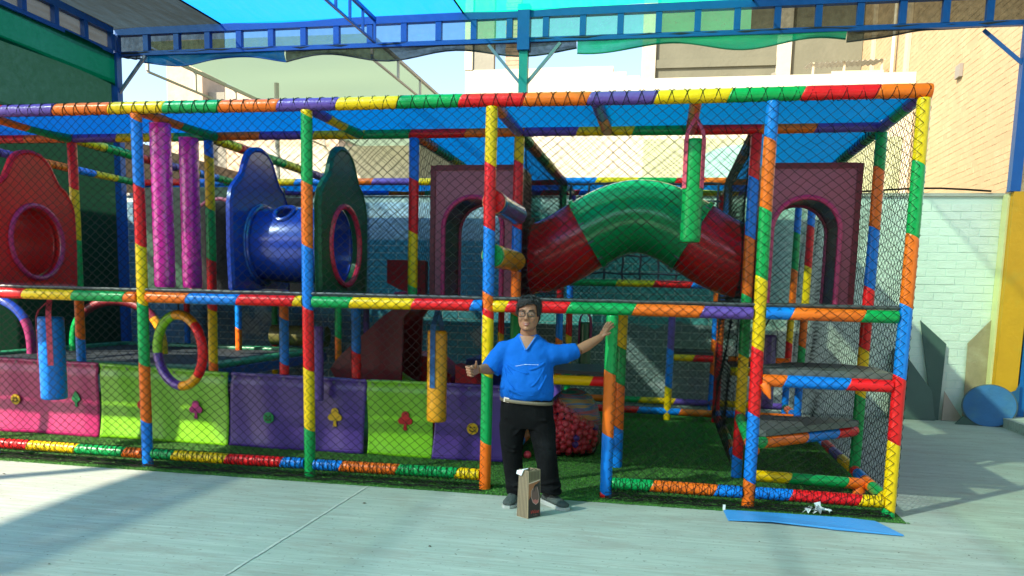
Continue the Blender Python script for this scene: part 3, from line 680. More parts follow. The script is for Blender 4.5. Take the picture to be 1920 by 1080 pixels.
# little steps at the back right and left of the court
for (x0, x1, y, z, off) in ((1.58, 2.13, 5.1, .83, 1), (2.2, 2.6, 2.9, .85, 3)):
    padded('beam', (x0, y, z), (x1, y, z), [('y', 0), ('r', .28)] if x0 < 2 else [('y', 0), ('o', .2)], ps)
    mb = MB(); mb.box((x0, y, z+.055), (x1, y+.7, z+.09)); mb.build('step_deck', BLK, ps, False)
padded('beam', (2.2, 3.3, .95), (2.9, 3.3, .95), [('o', 0)], ps)
mb = MB(); mb.box((.02, Y2+.02, .9), (1.0, Y2+.9, .935)); mb.build('step_deck', BLK, ps, False)
# decks
for lo, hi in (((-7.45, .04, ZM+.05), (3.2, Y2-.03, ZM+.078)), ((2.2, Y2-.02, ZM+.05), (3.2, Y4, ZM+.078)), ((-1.02, Y2-.02, ZM+.05), (-.03, Y4, ZM+.078)), ((-6.4, Y3, ZM+.05), (-1.03, Y4, ZM+.078))):
    mb = MB(); mb.box(lo, hi); mb.build('deck', BLK, ps, False)
mb = MB()
pts = [(-6.4+9.58*i/70, -.012+random.uniform(-.004, .004), ZM+.066+random.uniform(-.003, .003)) for i in range(71)]
mb.tube(pts, .013, 6); mb.build('deck_edge', pmat('deck_edge_vinyl', (.07, .072, .075), .4, bump=.2), ps)
# blue roof tarps
TARP = new_mat('blue_tarp')
def tarp_mat():
    m, n, l, out = TARP
    p = n.new('ShaderNodeBsdfPrincipled'); p.inputs['Base Color'].default_value = (.0, .10, .42, 1); p.inputs['Roughness'].default_value = .5
    t = n.new('ShaderNodeBsdfTranslucent'); t.inputs[0].default_value = (.0, .19, .58, 1)
    x = n.new('ShaderNodeMixShader'); x.inputs[0].default_value = .6; l.new(p.outputs[0], x.inputs[1]); l.new(t.outputs[0], x.inputs[2]); l.new(x.outputs[0], out.inputs[0])
    tc = n.new('ShaderNodeTexCoord'); nz = n.new('ShaderNodeTexNoise'); nz.inputs['Scale'].default_value = 3; nz.inputs['Detail'].default_value = 5; l.new(tc.outputs['Object'], nz.inputs[0])
    bp = n.new('ShaderNodeBump'); bp.inputs['Strength'].default_value = .4; bp.inputs['Distance'].default_value = .05; l.new(nz.outputs['Fac'], bp.inputs['Height']); l.new(bp.outputs[0], p.inputs['Normal'])
    return m
TM = tarp_mat()
def tarp(x0, x1, y0, y1, z=HT+.03, sag=.05, drop=0):
    mb = MB(); s = random.uniform(0, 6)
    mb.grid(lambda u, v: (x0+(x1-x0)*u, y0+(y1-y0)*v, z-sag*math.sin(math.pi*v)*(.7+.3*math.sin(u*(x1-x0)*3.9+s))-drop*v), max(6, int((x1-x0)*6)), 10); mb.build('roof_tarp', TM, ps)
tarp(-7.45, 0, .02, Y2-.02); tarp(0, 3.2, .02, Y2-.02); tarp(2.2, 3.21, Y2+.05, Y4, sag=.03); tarp(-1.03, -.02, Y2+.05, Y4, sag=.03); tarp(-6.4, 3.2, Y3+.05, Y4-.05, sag=.08)
# nets
for i in range(len(XP)-1):
    if i == 5: continue
    net((XP[i], -.056, .02), (1, 0, 0), (0, 0, 1), XP[i+1]-XP[i], 3.14, ps, 10+i)
net((0, -.056, ZM-.02), (1, 0, 0), (0, 0, 1), 2.17, 1.62, ps, 30)
net((1.05, -.056, .02), (1, 0, 0), (0, 0, 1), 1.12, 1.52, ps, 31)
net((3.285, 0, .02), (0, 1, 0), (0, 0, 1), Y2, 3.14, ps, 32, bulge=.03)
net((3.285, Y2, .02), (0, 1, 0), (0, 0, 1), Y3-Y2, 3.14, ps, 33, du=.085, dv=.1, bulge=.04)
net((3.285, Y3, .02), (0, 1, 0), (0, 0, 1), Y4-Y3, 3.14, ps, 43, bulge=.03)
net((-6.42, Y4+.055, .05), (1, 0, 0), (0, 0, 1), 5.4, 3.1, ps, 34, du=.075, dv=.075, r=.003)
net((-1.05, Y4+.055, .05), (1, 0, 0), (0, 0, 1), 4.28, 3.1, ps, 35, du=.075, dv=.075, r=.003)
net((-3.25, Y2+.05, ZM), (1, 0, 0), (0, 0, 1), 2.2, 1.62, ps, 36, bulge=.05)
net((0, Y2+.05, ZM), (1, 0, 0), (0, 0, 1), 2.17, 1.62, ps, 37, bulge=.05)
net((0, Y3-.05, ZM), (1, 0, 0), (0, 0, 1), 2.17, 1.62, ps, 38, du=.1, dv=.1)
net((.055, Y2, ZM), (0, 1, 0), (0, 0, 1), Y3-Y2, 1.62, ps, 39, du=.07, dv=.1, bulge=.04)
net((2.12, Y2, ZM), (0, 1, 0), (0, 0, 1), Y3-Y2, 1.62, ps, 40, du=.07, dv=.1, bulge=.04)
net((-1.1, Y2, ZM), (0, 1, 0), (0, 0, 1), Y3-Y2, 1.62, ps, 41, du=.09, dv=.1, bulge=.04)
net((2.12, Y2, .1), (0, 1, 0), (0, 0, 1), Y3-Y2, 1.45, ps, 42, du=.09, dv=.1, bulge=.04)
for x, y in ((2.18, Y2), (-1.65, Y2)):
    spiral('net_wrap', (x, y, .1), (x, y, 1.5), .054, .3, ps, rc=.002); spiral('net_wrap', (x, y, .1), (x, y, 1.5), .055, .18, ps, rc=.002)
# net surplus gathered along the ground edge
for x0, x1 in ((-4.8, -3.2), (-3.2, -1.6), (-1.6, 0), (1.03, 2.17), (2.17, 3.23)):
    A = []; B = []
    for k in range(9):
        prev = None; s = random.uniform(0, 6); yb = random.uniform(-.13, -.06)
        for i in range(41):
            p = (x0+(x1-x0)*i/40, yb+.02*math.sin(i*.9+s)+random.uniform(-.008, .008), .018+abs(.05*math.sin(i*.33+s))*(.3 if k % 3 else 1))
            if prev: A.append(prev); B.append(p)
            prev = p
    V, F = cords(np.array(A), np.array(B), .0026); link('net_hem', np_mesh('net_hem', V, F), BLACKCORD, ps, False)
# cargo climbing net over the court
cg = empty('cargo_net', (1.1, Y3-.1, 1.9), 'black square rope climbing net hanging behind the green tunnel', 'rope net')
ROPE = pmat('black_rope', (.012, .014, .03), .8, bump=.4, bscale=80)
for i in range(9):
    x = .12+.24*i; mb = MB(); mb.tube([(x+random.uniform(-.01, .01), Y3-.1+.03*math.sin(j), 1.9+1.25*j/12) for j in range(13)], .014, 6); mb.build('rope', ROPE, cg)
for j in range(6):
    z = 1.98+.235*j; mb = MB(); mb.tube([(.08+2.0*i/16, Y3-.1+.03*math.sin(i), z+random.uniform(-.012, .012)) for i in range(17)], .014, 6); mb.build('rope', ROPE, cg)

# ================================================================== EQUIPMENT INSIDE THE FRAME
def hole_panel(name, X, label, col, ringcol, back=.03):
    """bear-head shaped divider across the corridor with a round crawl hole"""
    root = empty(name, (X, .64, ZM+.08), label, 'divider panel')
    n = 72; cy0, cz0 = .645, 2.07; outer = []; inner = []
    outl = [(.11, 1.64), (.09, 2.05), (.095, 2.40), (.13, 2.52), (.22, 2.60), (.30, 2.66), (.345, 2.75), (.40, 2.85), (.49, 2.915), (.62, 2.94), (.76, 2.92), (.86, 2.85), (.92, 2.75), (.98, 2.66), (1.08, 2.60), (1.15, 2.50), (1.185, 2.40), (1.19, 2.05), (1.17, 1.64)]
    P = outl+[outl[0]]; L = [0]
    for a, b in zip(P, P[1:]): L.append(L[-1]+math.dist(a, b))
    for i in range(n):
        s = L[-1]*i/n; k = max(j for j in range(len(L)-1) if L[j] <= s); t = (s-L[k])/(L[k+1]-L[k])
        p = (P[k][0]+(P[k+1][0]-P[k][0])*t, P[k][1]+(P[k+1][1]-P[k][1])*t); outer.append(p)
        a = math.atan2(p[1]-cz0, p[0]-cy0); inner.append((cy0+.335*math.cos(a), cz0+.35*math.sin(a)))
    mb = MB(); mb.ringplate(outer, inner, lambda u, v, t: (t, u, v), X-back, X+back); mb.build('head_panel', col, root, True, recalc=True)
    mb = MB(); mb.tube([(X+back+.006, cy0+.345*math.cos(a), cz0+.36*math.sin(a)) for a in [2*math.pi*i/48 for i in range(48)]], .026, 8, closed=True); mb.build('hole_trim', ringcol, root)
    mb = MB(); mb.tube([(X+back*.2, o[0], o[1]) for o in outer], .034, 6, closed=True); mb.build('edge_trim', col, root)
    return root
PINK = pmat('pink_trim', (.55, .03, .13), .35, bump=.1)
REDP = pmat('red_fibreglass', (.72, .007, .010), .42, bump=.12, bscale=5, var=.25, vscale=5, coat=.05, dirt=.5, dirtcol=(.30, .05, .02))
BLUEF = pmat('blue_fibreglass', (.010, .045, .34), .25, bump=.10, bscale=5, var=.25, vscale=4, coat=.4, dirt=.3, dirtcol=(.03, .05, .16))
GREENF = pmat('dark_green_fibreglass', (.004, .085, .035), .4, bump=.12, bscale=5, var=.25, vscale=4, coat=.08, dirt=.3, dirtcol=(.02, .12, .05))
hole_panel('divider_panel', -4.84, 'red bear head shaped divider panel with pink ringed crawl hole', REDP, PINK)
hole_panel('divider_panel', -2.38, 'blue bear head shaped divider panel beside the bulging blue tunnel', BLUEF, pmat('blue_trim', (.03, .12, .5), .3))
hole_panel('divider_panel', -1.55, 'dark green bear head shaped divider panel with red ringed crawl hole', GREENF, pmat('red_trim', (.60, .02, .06), .35, bump=.1))
def crawl(name, x0, x1, r0, label, mat, hole=None):
    root = empty(name, ((x0+x1)/2, .645, ZM+.08), label, 'tunnel')
    N, n = 20, 56; vs = []; fs = []
    for i in range(N+1):
        t = i/N; r = r0*(1+.06*math.sin(math.pi*t))
        for k in range(n):
            a = 2*math.pi*k/n; vs.append((x0+(x1-x0)*t, .645+r*math.cos(a), 2.07+r*math.sin(a)))
    hp = []
    for i in range(N):
        for k in range(n):
            a = 2*math.pi*(k+.5)/n; X = x0+(x1-x0)*(i+.5)/N
            if hole and ((X-hole[0])/hole[2])**2+((a-hole[1])/hole[3])**2 < 1: continue
            fs.append((i*n+k, i*n+(k+1) % n, (i+1)*n+(k+1) % n, (i+1)*n+k))
    mb = MB(); mb.v = vs; mb.f = fs; o = mb.build('tube_shell', mat, root)
    if hole:
        rim = []
        for i in range(36):
            q = 2*math.pi*i/36; X = hole[0]+hole[2]*1.05*math.cos(q); a = hole[1]+hole[3]*1.05*math.sin(q); r = r0*(1+.06*math.sin(math.pi*(X-x0)/(x1-x0)))+.004
            rim.append((X, .645+r*math.cos(a), 2.07+r*math.sin(a)))
        mb = MB(); mb.tube(rim, .022, 8, closed=True); mb.build('window_rim', mat, root)
    for X in (x0+.02, x1-.02):
        mb = MB(); mb.tube([(X, .645+(r0+.02)*math.cos(a), 2.07+(r0+.02)*math.sin(a)) for a in [2*math.pi*i/40 for i in range(40)]], .02, 8, closed=True); mb.build('flange', mat, root)
    return root
crawl('crawl_tunnel', -2.34, -1.59, .335, 'short glossy blue crawl tunnel with an oval window', BLUEF, hole=(-2.02, math.pi*.70, .085, .30))
crawl('crawl_tunnel', -6.3, -4.88, .33, 'red crawl tunnel behind the red bear panel', pmat('red_shell', (.5, .01, .012), .3, coat=.3))
mb = MB(); mb.prism([(.10*math.cos(a)*(1+.1*math.sin(5*a)), .13*math.sin(a)) for a in [2*math.pi*i/20 for i in range(20)]], lambda u, v, t: (t, .52+u*.8-.2*v, 2.28+v), -5.25, -5.22)
tag(mb.build('leaf_sticker', pmat('lime_vinyl', (.10, .5, .02), .4)), 'small bright green flap inside the red crawl hole', 'flap')

MAROON = pmat('maroon_fibreglass', (.17, .006, .014), .4, bump=.16, bscale=7, var=.18, vscale=5, coat=.1, dirt=.3, dirtcol=(.12, .01, .01))
MAROON_SHEEN = pmat('maroon_sheen', (.36, .075, .11), .3, bump=.25, bscale=9, var=.15, vscale=5, coat=.2, dirt=.3, dirtcol=(.14, .03, .04))  # maroon with the ground's pinkish reflection painted into its base colour
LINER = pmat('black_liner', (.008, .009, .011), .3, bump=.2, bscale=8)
def arch_box(x0, x1, y0, y1, label, zt=2.905):
    zb = ZM+.08; root = empty('arch_house', ((x0+x1)/2, (y0+y1)/2, zb), label, 'play house')
    xc = (x0+x1)/2-.02; hw = .30; zs = zb+.66
    inner = [(xc-hw, zb)]+[(xc-hw, zb+.66*i/5) for i in range(1, 5)]+[(xc+hw*math.cos(a), zs+hw*math.sin(a)*1.02) for a in [math.pi-math.pi*i/24 for i in range(25)]]+[(xc+hw, zb+.66*i/5) for i in range(4, 0, -1)]+[(xc+hw, zb)]
    n = len(inner); op = [(x0, zb), (x0, zt), (x1, zt), (x1, zb)]; D = [0]
    for a, b in zip(op, op[1:]): D.append(D[-1]+math.dist(a, b))
    outer = []
    for i in range(n):
        # spread along the outline so that each inner point keeps a sensible partner
        s = D[-1]*i/(n-1); k = max(j for j in range(3) if D[j] <= s+1e-9); t = (s-D[k])/(D[k+1]-D[k]); outer.append((op[k][0]+(op[k+1][0]-op[k][0])*t, op[k][1]+(op[k+1][1]-op[k][1])*t))
    for y, nm in ((y0, 'front_panel'), (y1, 'back_panel')):
        mb = MB(); mb.ringplate(outer, inner, lambda u, v, t: (u, t, v), y, y+.03, closed=False); f = mb.build(nm, MAROON_SHEEN, root, False, recalc=True)
        mb = MB(); mb.tube([(u, y-.004, v) for u, v in inner], .024, 8); mb.build('arch_trim', PINK, f)
    bd = .045
    for lo, hi in (((x0-.004, y0-.014, zb), (x0+bd, y0-.001, zt)), ((x1-bd, y0-.014, zb), (x1+.004, y0-.001, zt)), ((x0+bd+.001, y0-.014, zt-bd), (x1-bd-.001, y0-.001, zt+.004))):
        mb = MB(); mb.box(lo, hi); mb.build('border', MAROON, root, False)  # strips kept in plain maroon, outside the painted reflection
    for x in (x0, x1-.02):
        mb = MB(); mb.box((x, y0+.031, zb), (x+.02, y1-.001, zt)); mb.build('side_panel', MAROON, root, False)
    mb = MB(); mb.box((x0+.021, y0+.031, zt-.03), (x1-.021, y1-.001, zt)); mb.build('top_panel', MAROON, root, False)
    N = len(inner); vs = [(u, y, v) for y in (y0+.032, y1-.002) for u, v in inner]
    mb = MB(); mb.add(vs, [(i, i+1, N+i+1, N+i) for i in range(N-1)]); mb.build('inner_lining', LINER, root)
    return root
arch_box(-.90, .0, 1.34, 1.98, 'maroon arched play house with two rollers in front of it')
arch_box(2.26, 3.13, 1.34, 1.98, 'maroon arched play house above the grey steps')
# a taller dark green arch wall deep in the left corridor
dg = empty('arch_wall', (-4.2, 3.1, ZM+.08), 'dark green wall with pink trimmed arched opening behind the pink columns', 'play wall')
n_ = 33; inn = [(-4.3-.42, ZM+.08)]+[(-4.3+.42*math.cos(math.pi-math.pi*i/(n_-3)), 2.38+.42*math.sin(math.pi*i/(n_-3))) for i in range(n_-2)]+[(-4.3+.42, ZM+.08)]
op = [(-5.4, ZM+.08), (-5.4, 2.95), (-3.4, 2.95), (-3.4, ZM+.08)]; D = [0]
for a, b in zip(op, op[1:]): D.append(D[-1]+math.dist(a, b))
outr = []
for i in range(len(inn)):
    s = D[-1]*i/(len(inn)-1); k = max(j for j in range(3) if D[j] <= s+1e-9); t = (s-D[k])/(D[k+1]-D[k]); outr.append((op[k][0]+(op[k+1][0]-op[k][0])*t, op[k][1]+(op[k+1][1]-op[k][1])*t))
mb = MB(); mb.ringplate(outr, inn, lambda u, v, t: (u, t, v), 3.2, 3.24, closed=False); mb.build('wall_panel', pmat('forest_panel', (.006, .05, .022), .4, var=.2), dg, False, recalc=True)
mb = MB(); mb.tube([(u, 3.19, v) for u, v in inn], .024, 8); mb.build('arch_trim', pmat('dusty_pink', (.50, .10, .17), .5), dg)
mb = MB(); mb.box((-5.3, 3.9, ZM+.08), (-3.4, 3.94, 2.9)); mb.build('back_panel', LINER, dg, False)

# red and green tube tunnel between the two play houses
tn = empty('tube_tunnel', (1.13, 1.95, 1.65), 'arched crawl tube with red ends and green middle between the maroon houses', 'tunnel')
TRED = pmat('tunnel_red', (.72, .008, .013), .22, bump=.05, bscale=4, coat=.5, var=.15, vscale=3)
TGRN = pmat('tunnel_green', (.003, .34, .085), .22, bump=.05, bscale=4, coat=.5, var=.12, vscale=3)
AX = lambda x: 2.04+.44*(.5+.5*math.cos(math.pi*min(1, abs(x-1.13)/1.1)))**.9
def tubeseg(x0, x1, mat, nm):
    P = [(x0+(x1-x0)*i/18, 1.95, AX(x0+(x1-x0)*i/18)) for i in range(19)]
    mb = MB(); mb.tube(P, .37, 40, caps=False); s = mb.build(nm, mat, tn)
    return P
Pa = tubeseg(.02, .62, TRED, 'tube_section'); Pb = tubeseg(.62, 1.66, TGRN, 'tube_section'); Pc = tubeseg(1.66, 2.25, TRED, 'tube_section')
def flange(p, q, mat, r=.395):
    p = Vector(p); d = (Vector(q)-p).normalized(); mb = MB(); mb.tube([p-d*.022, p+d*.022], r, 40); fl = mb.build('flange', mat, tn)
    ex = d.cross(Vector((0, 1, 0))).normalized(); ey = Vector((0, 1, 0)); sg = -1 if d.x > 0 else 1
    for i in range(12):
        a = 2*math.pi*i/12+.2; c = p+(ex*math.cos(a)+ey*math.sin(a))*(r-.004); mb = MB(); mb.tube([c-d*.03, c+d*.03], .010, 6); mb.build('bolt', STEEL, fl, False)
flange(Pb[0], Pb[1], TGRN); flange(Pb[-1], Pb[-2], TGRN); flange(Pa[0], Pa[1], MAROON, .42); flange(Pc[-1], Pc[-2], MAROON, .42)

# hanging pink columns, punch bags, ring
MAG = pmat('magenta_vinyl', (.78, .022, .36), .2, bump=.9, bscale=13, var=.12, vscale=5, coat=.7, stretch=(1, 1, .8))
def column(x, y, label, zt):
    t = empty('padded_column', (x, y, ZM+.08), label, 'padded column', 'shiny pink padded columns')
    n, m = 28, 60; rng = random.Random(int(y*100)); vs = []
    ph = [rng.uniform(0, 6) for _ in range(6)]
    for i in range(m+1):
        z = ZM+.09+(zt-ZM-.09)*i/m
        for k in range(n):
            a = 2*math.pi*k/n; r = .094+.0012*math.sin(z*37+3*a+ph[0])+.0012*math.sin(z*61-2*a+ph[1])+.001*math.sin(5*a+z*9+ph[2])+rng.uniform(-.0015, .0015)
            if i in (0, m): r -= .006
            vs.append((x+r*math.cos(a), y+r*math.sin(a), z))
    fs = [(i*n+k, i*n+(k+1) % n, (i+1)*n+(k+1) % n, (i+1)*n+k) for i in range(m) for k in range(n)]+[tuple(range(n-1, -1, -1)), tuple(m*n+k for k in range(n))]
    mb = MB(); mb.v = vs; mb.f = fs; mb.build('vinyl_cover', MAG, t)
    mb = MB(); mb.tube([(x+.091*math.cos(a), y+.091*math.sin(a), zt-.006) for a in [2*math.pi*i/28 for i in range(28)]], .006, 6, closed=True); mb.build('top_piping', MAG, t)
column(-3.205, .36, 'pink padded column nearer the front net, tallest in view', 3.14)
column(-3.28, .93, 'pink padded column farther back, right behind its twin', 3.12)
STRAPP = pmat('pink_strap', (.82, .10, .17), .7, bump=.5, bscale=90)
STRAPB = pmat('blue_strap', (.02, .10, .27), .7, bump=.5, bscale=90)
STRAPM = pmat('maroon_strap', (.20, .01, .05), .7, bump=.5, bscale=90)
def bag(x, y, z0, z1, r, zhang, mat, strap, label, rots=(0, 3.14), longs=.5):
    t = empty('punch_bag', (x, y, z0), label, 'punch bag', 'hanging punch bags')
    mb = MB(); mb.tube([(x, y, z0), (x, y, z0+.012), (x, y, z0+.03)]+[(x, y, z0+.03+(z1-z0-.06)*i/8) for i in range(1, 9)]+[(x, y, z1-.012), (x, y, z1)], [r*.9, r*.98, r]+[r*(1+random.uniform(-.02, .02)) for _ in range(8)]+[r*.96, r*.85], 24); mb.build('bag_body', mat, t)
    for rot in rots:
        dx, dy = math.cos(rot), math.sin(rot)
        px, py = -dy, dx; hw = .025; o = r+.004
        P = [(0, zhang), (r*.85, z1+.06), (o, z1-.01), (o, z1-longs*(z1-z0))]
        for th in (0,):
            mb = MB(); vs = []
            for (rad, z) in P:
                for sgn in (-1, 1):
                    for e in (0, .004): vs.append((x+dx*(rad+e)+px*hw*sgn, y+dy*(rad+e)+py*hw*sgn, z))
            fs = []
            for i in range(3):
                a = i*4; b = a+4
                fs += [(a, a+2, b+2, b), (a+1, b+1, b+3, a+3), (a, b, b+1, a+1), (a+2, a+3, b+3, b+2)]
            fs += [(0, 1, 3, 2), (12, 14, 15, 13)]
            mb.add(vs, fs); mb.build('strap', strap, t, False)
    mb = MB(); mb.tube([(x, y, zhang-.02), (x, y, zhang+.05)], .016, 8); mb.build('hanger', strap, t)
bag(1.617, .34, 2.12, 2.94, .083, 3.12, VIN['g'], STRAPP, 'bright green punch bag with pink straps hanging by the red tunnel end', (R(-142), R(-38)), .48)
bag(-4.56, .48, .51, 1.335, .124*.98, 1.5, VIN['b'], STRAPP, 'blue punch bag with pink straps in front of the pink curtain', (R(-158), R(-58)), .58)
bag(-.605, .60, .47, 1.315, .092, 1.5, pmat('amber_vinyl', (.82, .33, .006), .3, bump=.2, bscale=22, coat=.25, var=.08), STRAPB, 'amber punch bag with blue straps left of the man', (R(-100), R(80)), .62)
bag(.52, 3.0, .70, 1.36, .073, 1.5, pmat('bottle_green_vinyl', (.004, .075, .022), .3, coat=.3), STRAPM, 'dark green punch bag with maroon straps hanging behind the man', (R(-150), R(-30)), .45)
bag(2.45, 1.6, .62, 1.33, .07, 1.5, pmat('deep_purple_vinyl', (.09, .04, .22), .35, coat=.2), pmat('black_strap', (.01, .01, .012), .7), 'dark purple punch bag hanging above the step', (R(-170), R(-10)), .3)
bag(-1.955, 1.0, .55, 1.30, .05, 1.5, VIN['p'], STRAPB, 'slim purple punch bag behind a front post above the purple curtain', (R(-160), R(20)), .2)
rg = empty('hanging_ring', (-3.0, .5, .66), 'upright ring of lime, amber, red and purple padding hanging above the curtain', 'padded ring')
ca, sa = math.cos(R(-21)), math.sin(R(-21)); RC = (-3.165, .5, 1.045)
LIME = pmat('lime_ring', (.21, .50, .012), .32, bump=.2, bscale=22, coat=.25, var=.08); AMB = MATS['amber_vinyl']
for c, a0, a1 in ((LIME, 100, 187), (AMB, 48, 100), (VIN['r'], -40, 48), (AMB, -88, -40), (pmat('ring_purple', (.10, .035, .28), .3, bump=.25, bscale=22, coat=.3), 187, 272)):
    P = []
    for i in range(17):
        a = R(a0+(a1-a0)*i/16); u, v = .345*math.cos(a), .345*math.sin(a); P.append((RC[0]+u*ca, RC[1]+u*sa, RC[2]+v))
    mb = MB(); mb.tube(P, [.044]+[.047]*15+[.044], 14); mb.build('padding', c, rg)
mb = MB(); mb.tube([(RC[0], RC[1], 1.42), (RC[0], RC[1], 1.51)], .008, 6); mb.build('cord', BLACKCORD, rg)

# rollers between front and second post
for z, c, cap, lab in ((2.415, pmat('steel_blue_vinyl', (.012, .09, .28), .25, bump=.2, bscale=18, coat=.4), 'r', 'blue padded roller with red end, upper of the pair by the yellow post'), (1.975, MATS['amber_vinyl'], 'g', 'amber padded roller with green end, lower of the pair by the yellow post')):
    t = empty('padded_roller', (.012, .62, z), lab, 'roller', 'padded rollers between two posts')
    mb = MB(); mb.tube([(.012, .09, z), (.012, .10, z)]+[(.012, .10+1.02*i/8, z) for i in range(1, 9)], [.088, .094]+[.096*(1+random.uniform(-.02, .02)) for _ in range(8)], 24); mb.build('roller_body', c, t)
    mb = MB(); mb.tube([(.012, .085, z), (.012, .06, z)], [.096, .088], 24); mb.build('end_cap', VIN[cap], t)
    mb = MB(); mb.tube([(.012, .083+.0, z)]*1+[(.012, .095, z)], .099, 24); mb.build('piping', pmat('piping_tan', (.5, .3, .15), .5), t)

# vinyl curtains of the ball pit
CURT = {'pink': (.45, .014, .13), 'lime': (.20, .52, .012), 'purple': (.075, .03, .24)}
CM = {k: pmat('curtain_'+k, v, .33, bump=.16, bscale=5, var=.08, vscale=3, coat=.12, dirt=.2, dirtcol=tuple(c*.6+.02 for c in v)) for k, v in CURT.items()}
def flat(poly, mat, nm, par, x, z, yf, s=1.0):
    mb = MB(); mb.prism([(x+u*s, z+v*s) for u, v in poly], lambda u, v, t: (u, t, v), yf-.012, yf-.002); return mb.build(nm, mat, par, False)
circ = lambda r, n=24, cx=0, cz=0: [(cx+r*math.cos(2*math.pi*i/n), cz+r*math.sin(2*math.pi*i/n)) for i in range(n)]
TREE = [(-.022, -.095), (.022, -.095), (.015, -.055), (.012, -.035)]+[(.045+.03*math.cos(a), .0+.034*math.sin(a)) for a in [R(x) for x in range(-80, 75, 25)]]+[(.0+.040*math.cos(a), .058+.040*math.sin(a)) for a in [R(x) for x in range(-20, 205, 20)]]+[(-.045+.03*math.cos(a), .0+.034*math.sin(a)) for a in [R(x) for x in range(110, 265, 25)]]+[(-.012, -.035), (-.015, -.055)]
DIAM = [(-.018, -.085), (.018, -.085), (.012, -.045), (.055, -.005), (.03, .045), (.0, .085), (-.03, .045), (-.055, -.005), (-.012, -.045)]
APY = pmat('applique_yellow', (.75, .43, .01), .45); APG = pmat('applique_green', (.005, .26, .07), .45); APR = pmat('applique_red', (.5, .012, .012), .45); APM = pmat('applique_magenta', (.42, .015, .17), .45); APD = pmat('applique_dark', (.05, .03, .01), .6)
def curtain(x0, x1, kind, label, seed, shapes, zt0, zt1):
    rng = random.Random(seed); t = empty('vinyl_curtain', ((x0+x1)/2, 1.14, 0), label, 'vinyl curtain', 'vinyl curtains of the ball pit')
    ph = [rng.uniform(0, 6) for _ in range(5)]; W = x1-x0
    def fn(u, v):
        e = min(u, 1-u); x = x0+W*u
        y = 1.14+.010*math.sin(u*W*7+ph[0])*(1-v)+.006*math.sin(u*W*15+ph[1]+v*3)-.05*(1-v)**3+.02*math.exp(-((v-.93)/.05)**2)
        z = .012+(zt0+(zt1-zt0)*u-.012)*v+.006*math.sin(u*W*3+ph[2])*(1-v)
        return (x+.012*math.sin(v*4+ph[3])*(1 if e < .05 else .3), y, z)
    mb = MB(); mb.grid(fn, 48, 26); o = mb.build('vinyl_sheet', CM[kind], t)
    md = o.modifiers.new('thick', 'SOLIDIFY'); md.thickness = .006
    mb = MB(); mb.tube([(x0+.01+(W-.02)*i/20, 1.165, zt0+(zt1-zt0)*i/20-.008) for i in range(21)], .014, 8); mb.build('top_hem', CM[kind], t)
    for i in range(max(3, int(W/.22))):
        x = x0+.06+(W-.12)*i/(max(3, int(W/.22))-1); z = zt0+(zt1-zt0)*(x-x0)/W-.035; mb = MB(); mb.tube([(x+.011*math.cos(a), 1.128-.002, z+.011*math.sin(a)) for a in [2*math.pi*k/10 for k in range(10)]], .0035, 5, closed=True); mb.build('eyelet', STEEL, t)
    mb = MB(); mb.tube([fn(.012+.976*i/30, .055)[0:1]+(fn(.012+.976*i/30, .055)[1]-.003, fn(.012+.976*i/30, .055)[2]) for i in range(31)], .003, 4); mb.build('seam', CM[kind], t)
    for kindS, x, z, mat in shapes:
        u = (x-x0)/W; yf = min(fn(uu, (z+dz)/zt0)[1] for uu in (u-.04, u, u+.04) for dz in (-.08, 0, .08))-.002
        if kindS in ('smile', 'grin'):
            b = flat(circ(.058), mat, 'smiley_patch', t, x, z, yf)
            for dx in (-.02, .02): flat(circ(.008, 10, dx, .015), APD, 'eye', b, x, z, yf-.011)
            arc = [R(a) for a in range(200, 341, 14)]
            flat([(.034*math.cos(a), .034*math.sin(a)+.004) for a in arc]+[(.027*math.cos(a), .027*math.sin(a)+.004) for a in arc[::-1]], APD, 'mouth', b, x, z, yf-.011)
        elif kindS == 'tree': flat(TREE, mat, 'tree_patch', t, x, z, yf)
        elif kindS == 'diamond': flat(DIAM, mat, 'tree_patch', t, x, z, yf)
        else: flat(circ(.05), mat, 'round_patch', t, x, z, yf)
curtain(-6.35, -4.565, 'pink', 'pink vinyl curtain with yellow smiley behind the blue punch bag', 1, [('smile', -5.59, .38, APY), ('diamond', -4.83, .42, APG)], .84, .815)
curtain(-4.545, -3.03, 'lime', 'lime vinyl curtain under the padded ring with a magenta tree', 2, [('round', -4.04, .39, APR), ('tree', -3.40, .37, APM)], .815, .775)
curtain(-3.01, -1.51, 'purple', 'purple vinyl curtain with green smiley and yellow tree', 3, [('grin', -2.56, .33, APG), ('tree', -1.83, .37, APY)], .78, .765)
curtain(-1.49, -.80, 'lime', 'lime vinyl curtain with a red tree beside the amber punch bag', 4, [('tree', -1.08, .37, APR)], .765, .77)
curtain(-.785, -.06, 'purple', 'purple vinyl curtain with yellow smiley next to the man', 5, [('smile', -.38, .33, APY)], .77, .765)

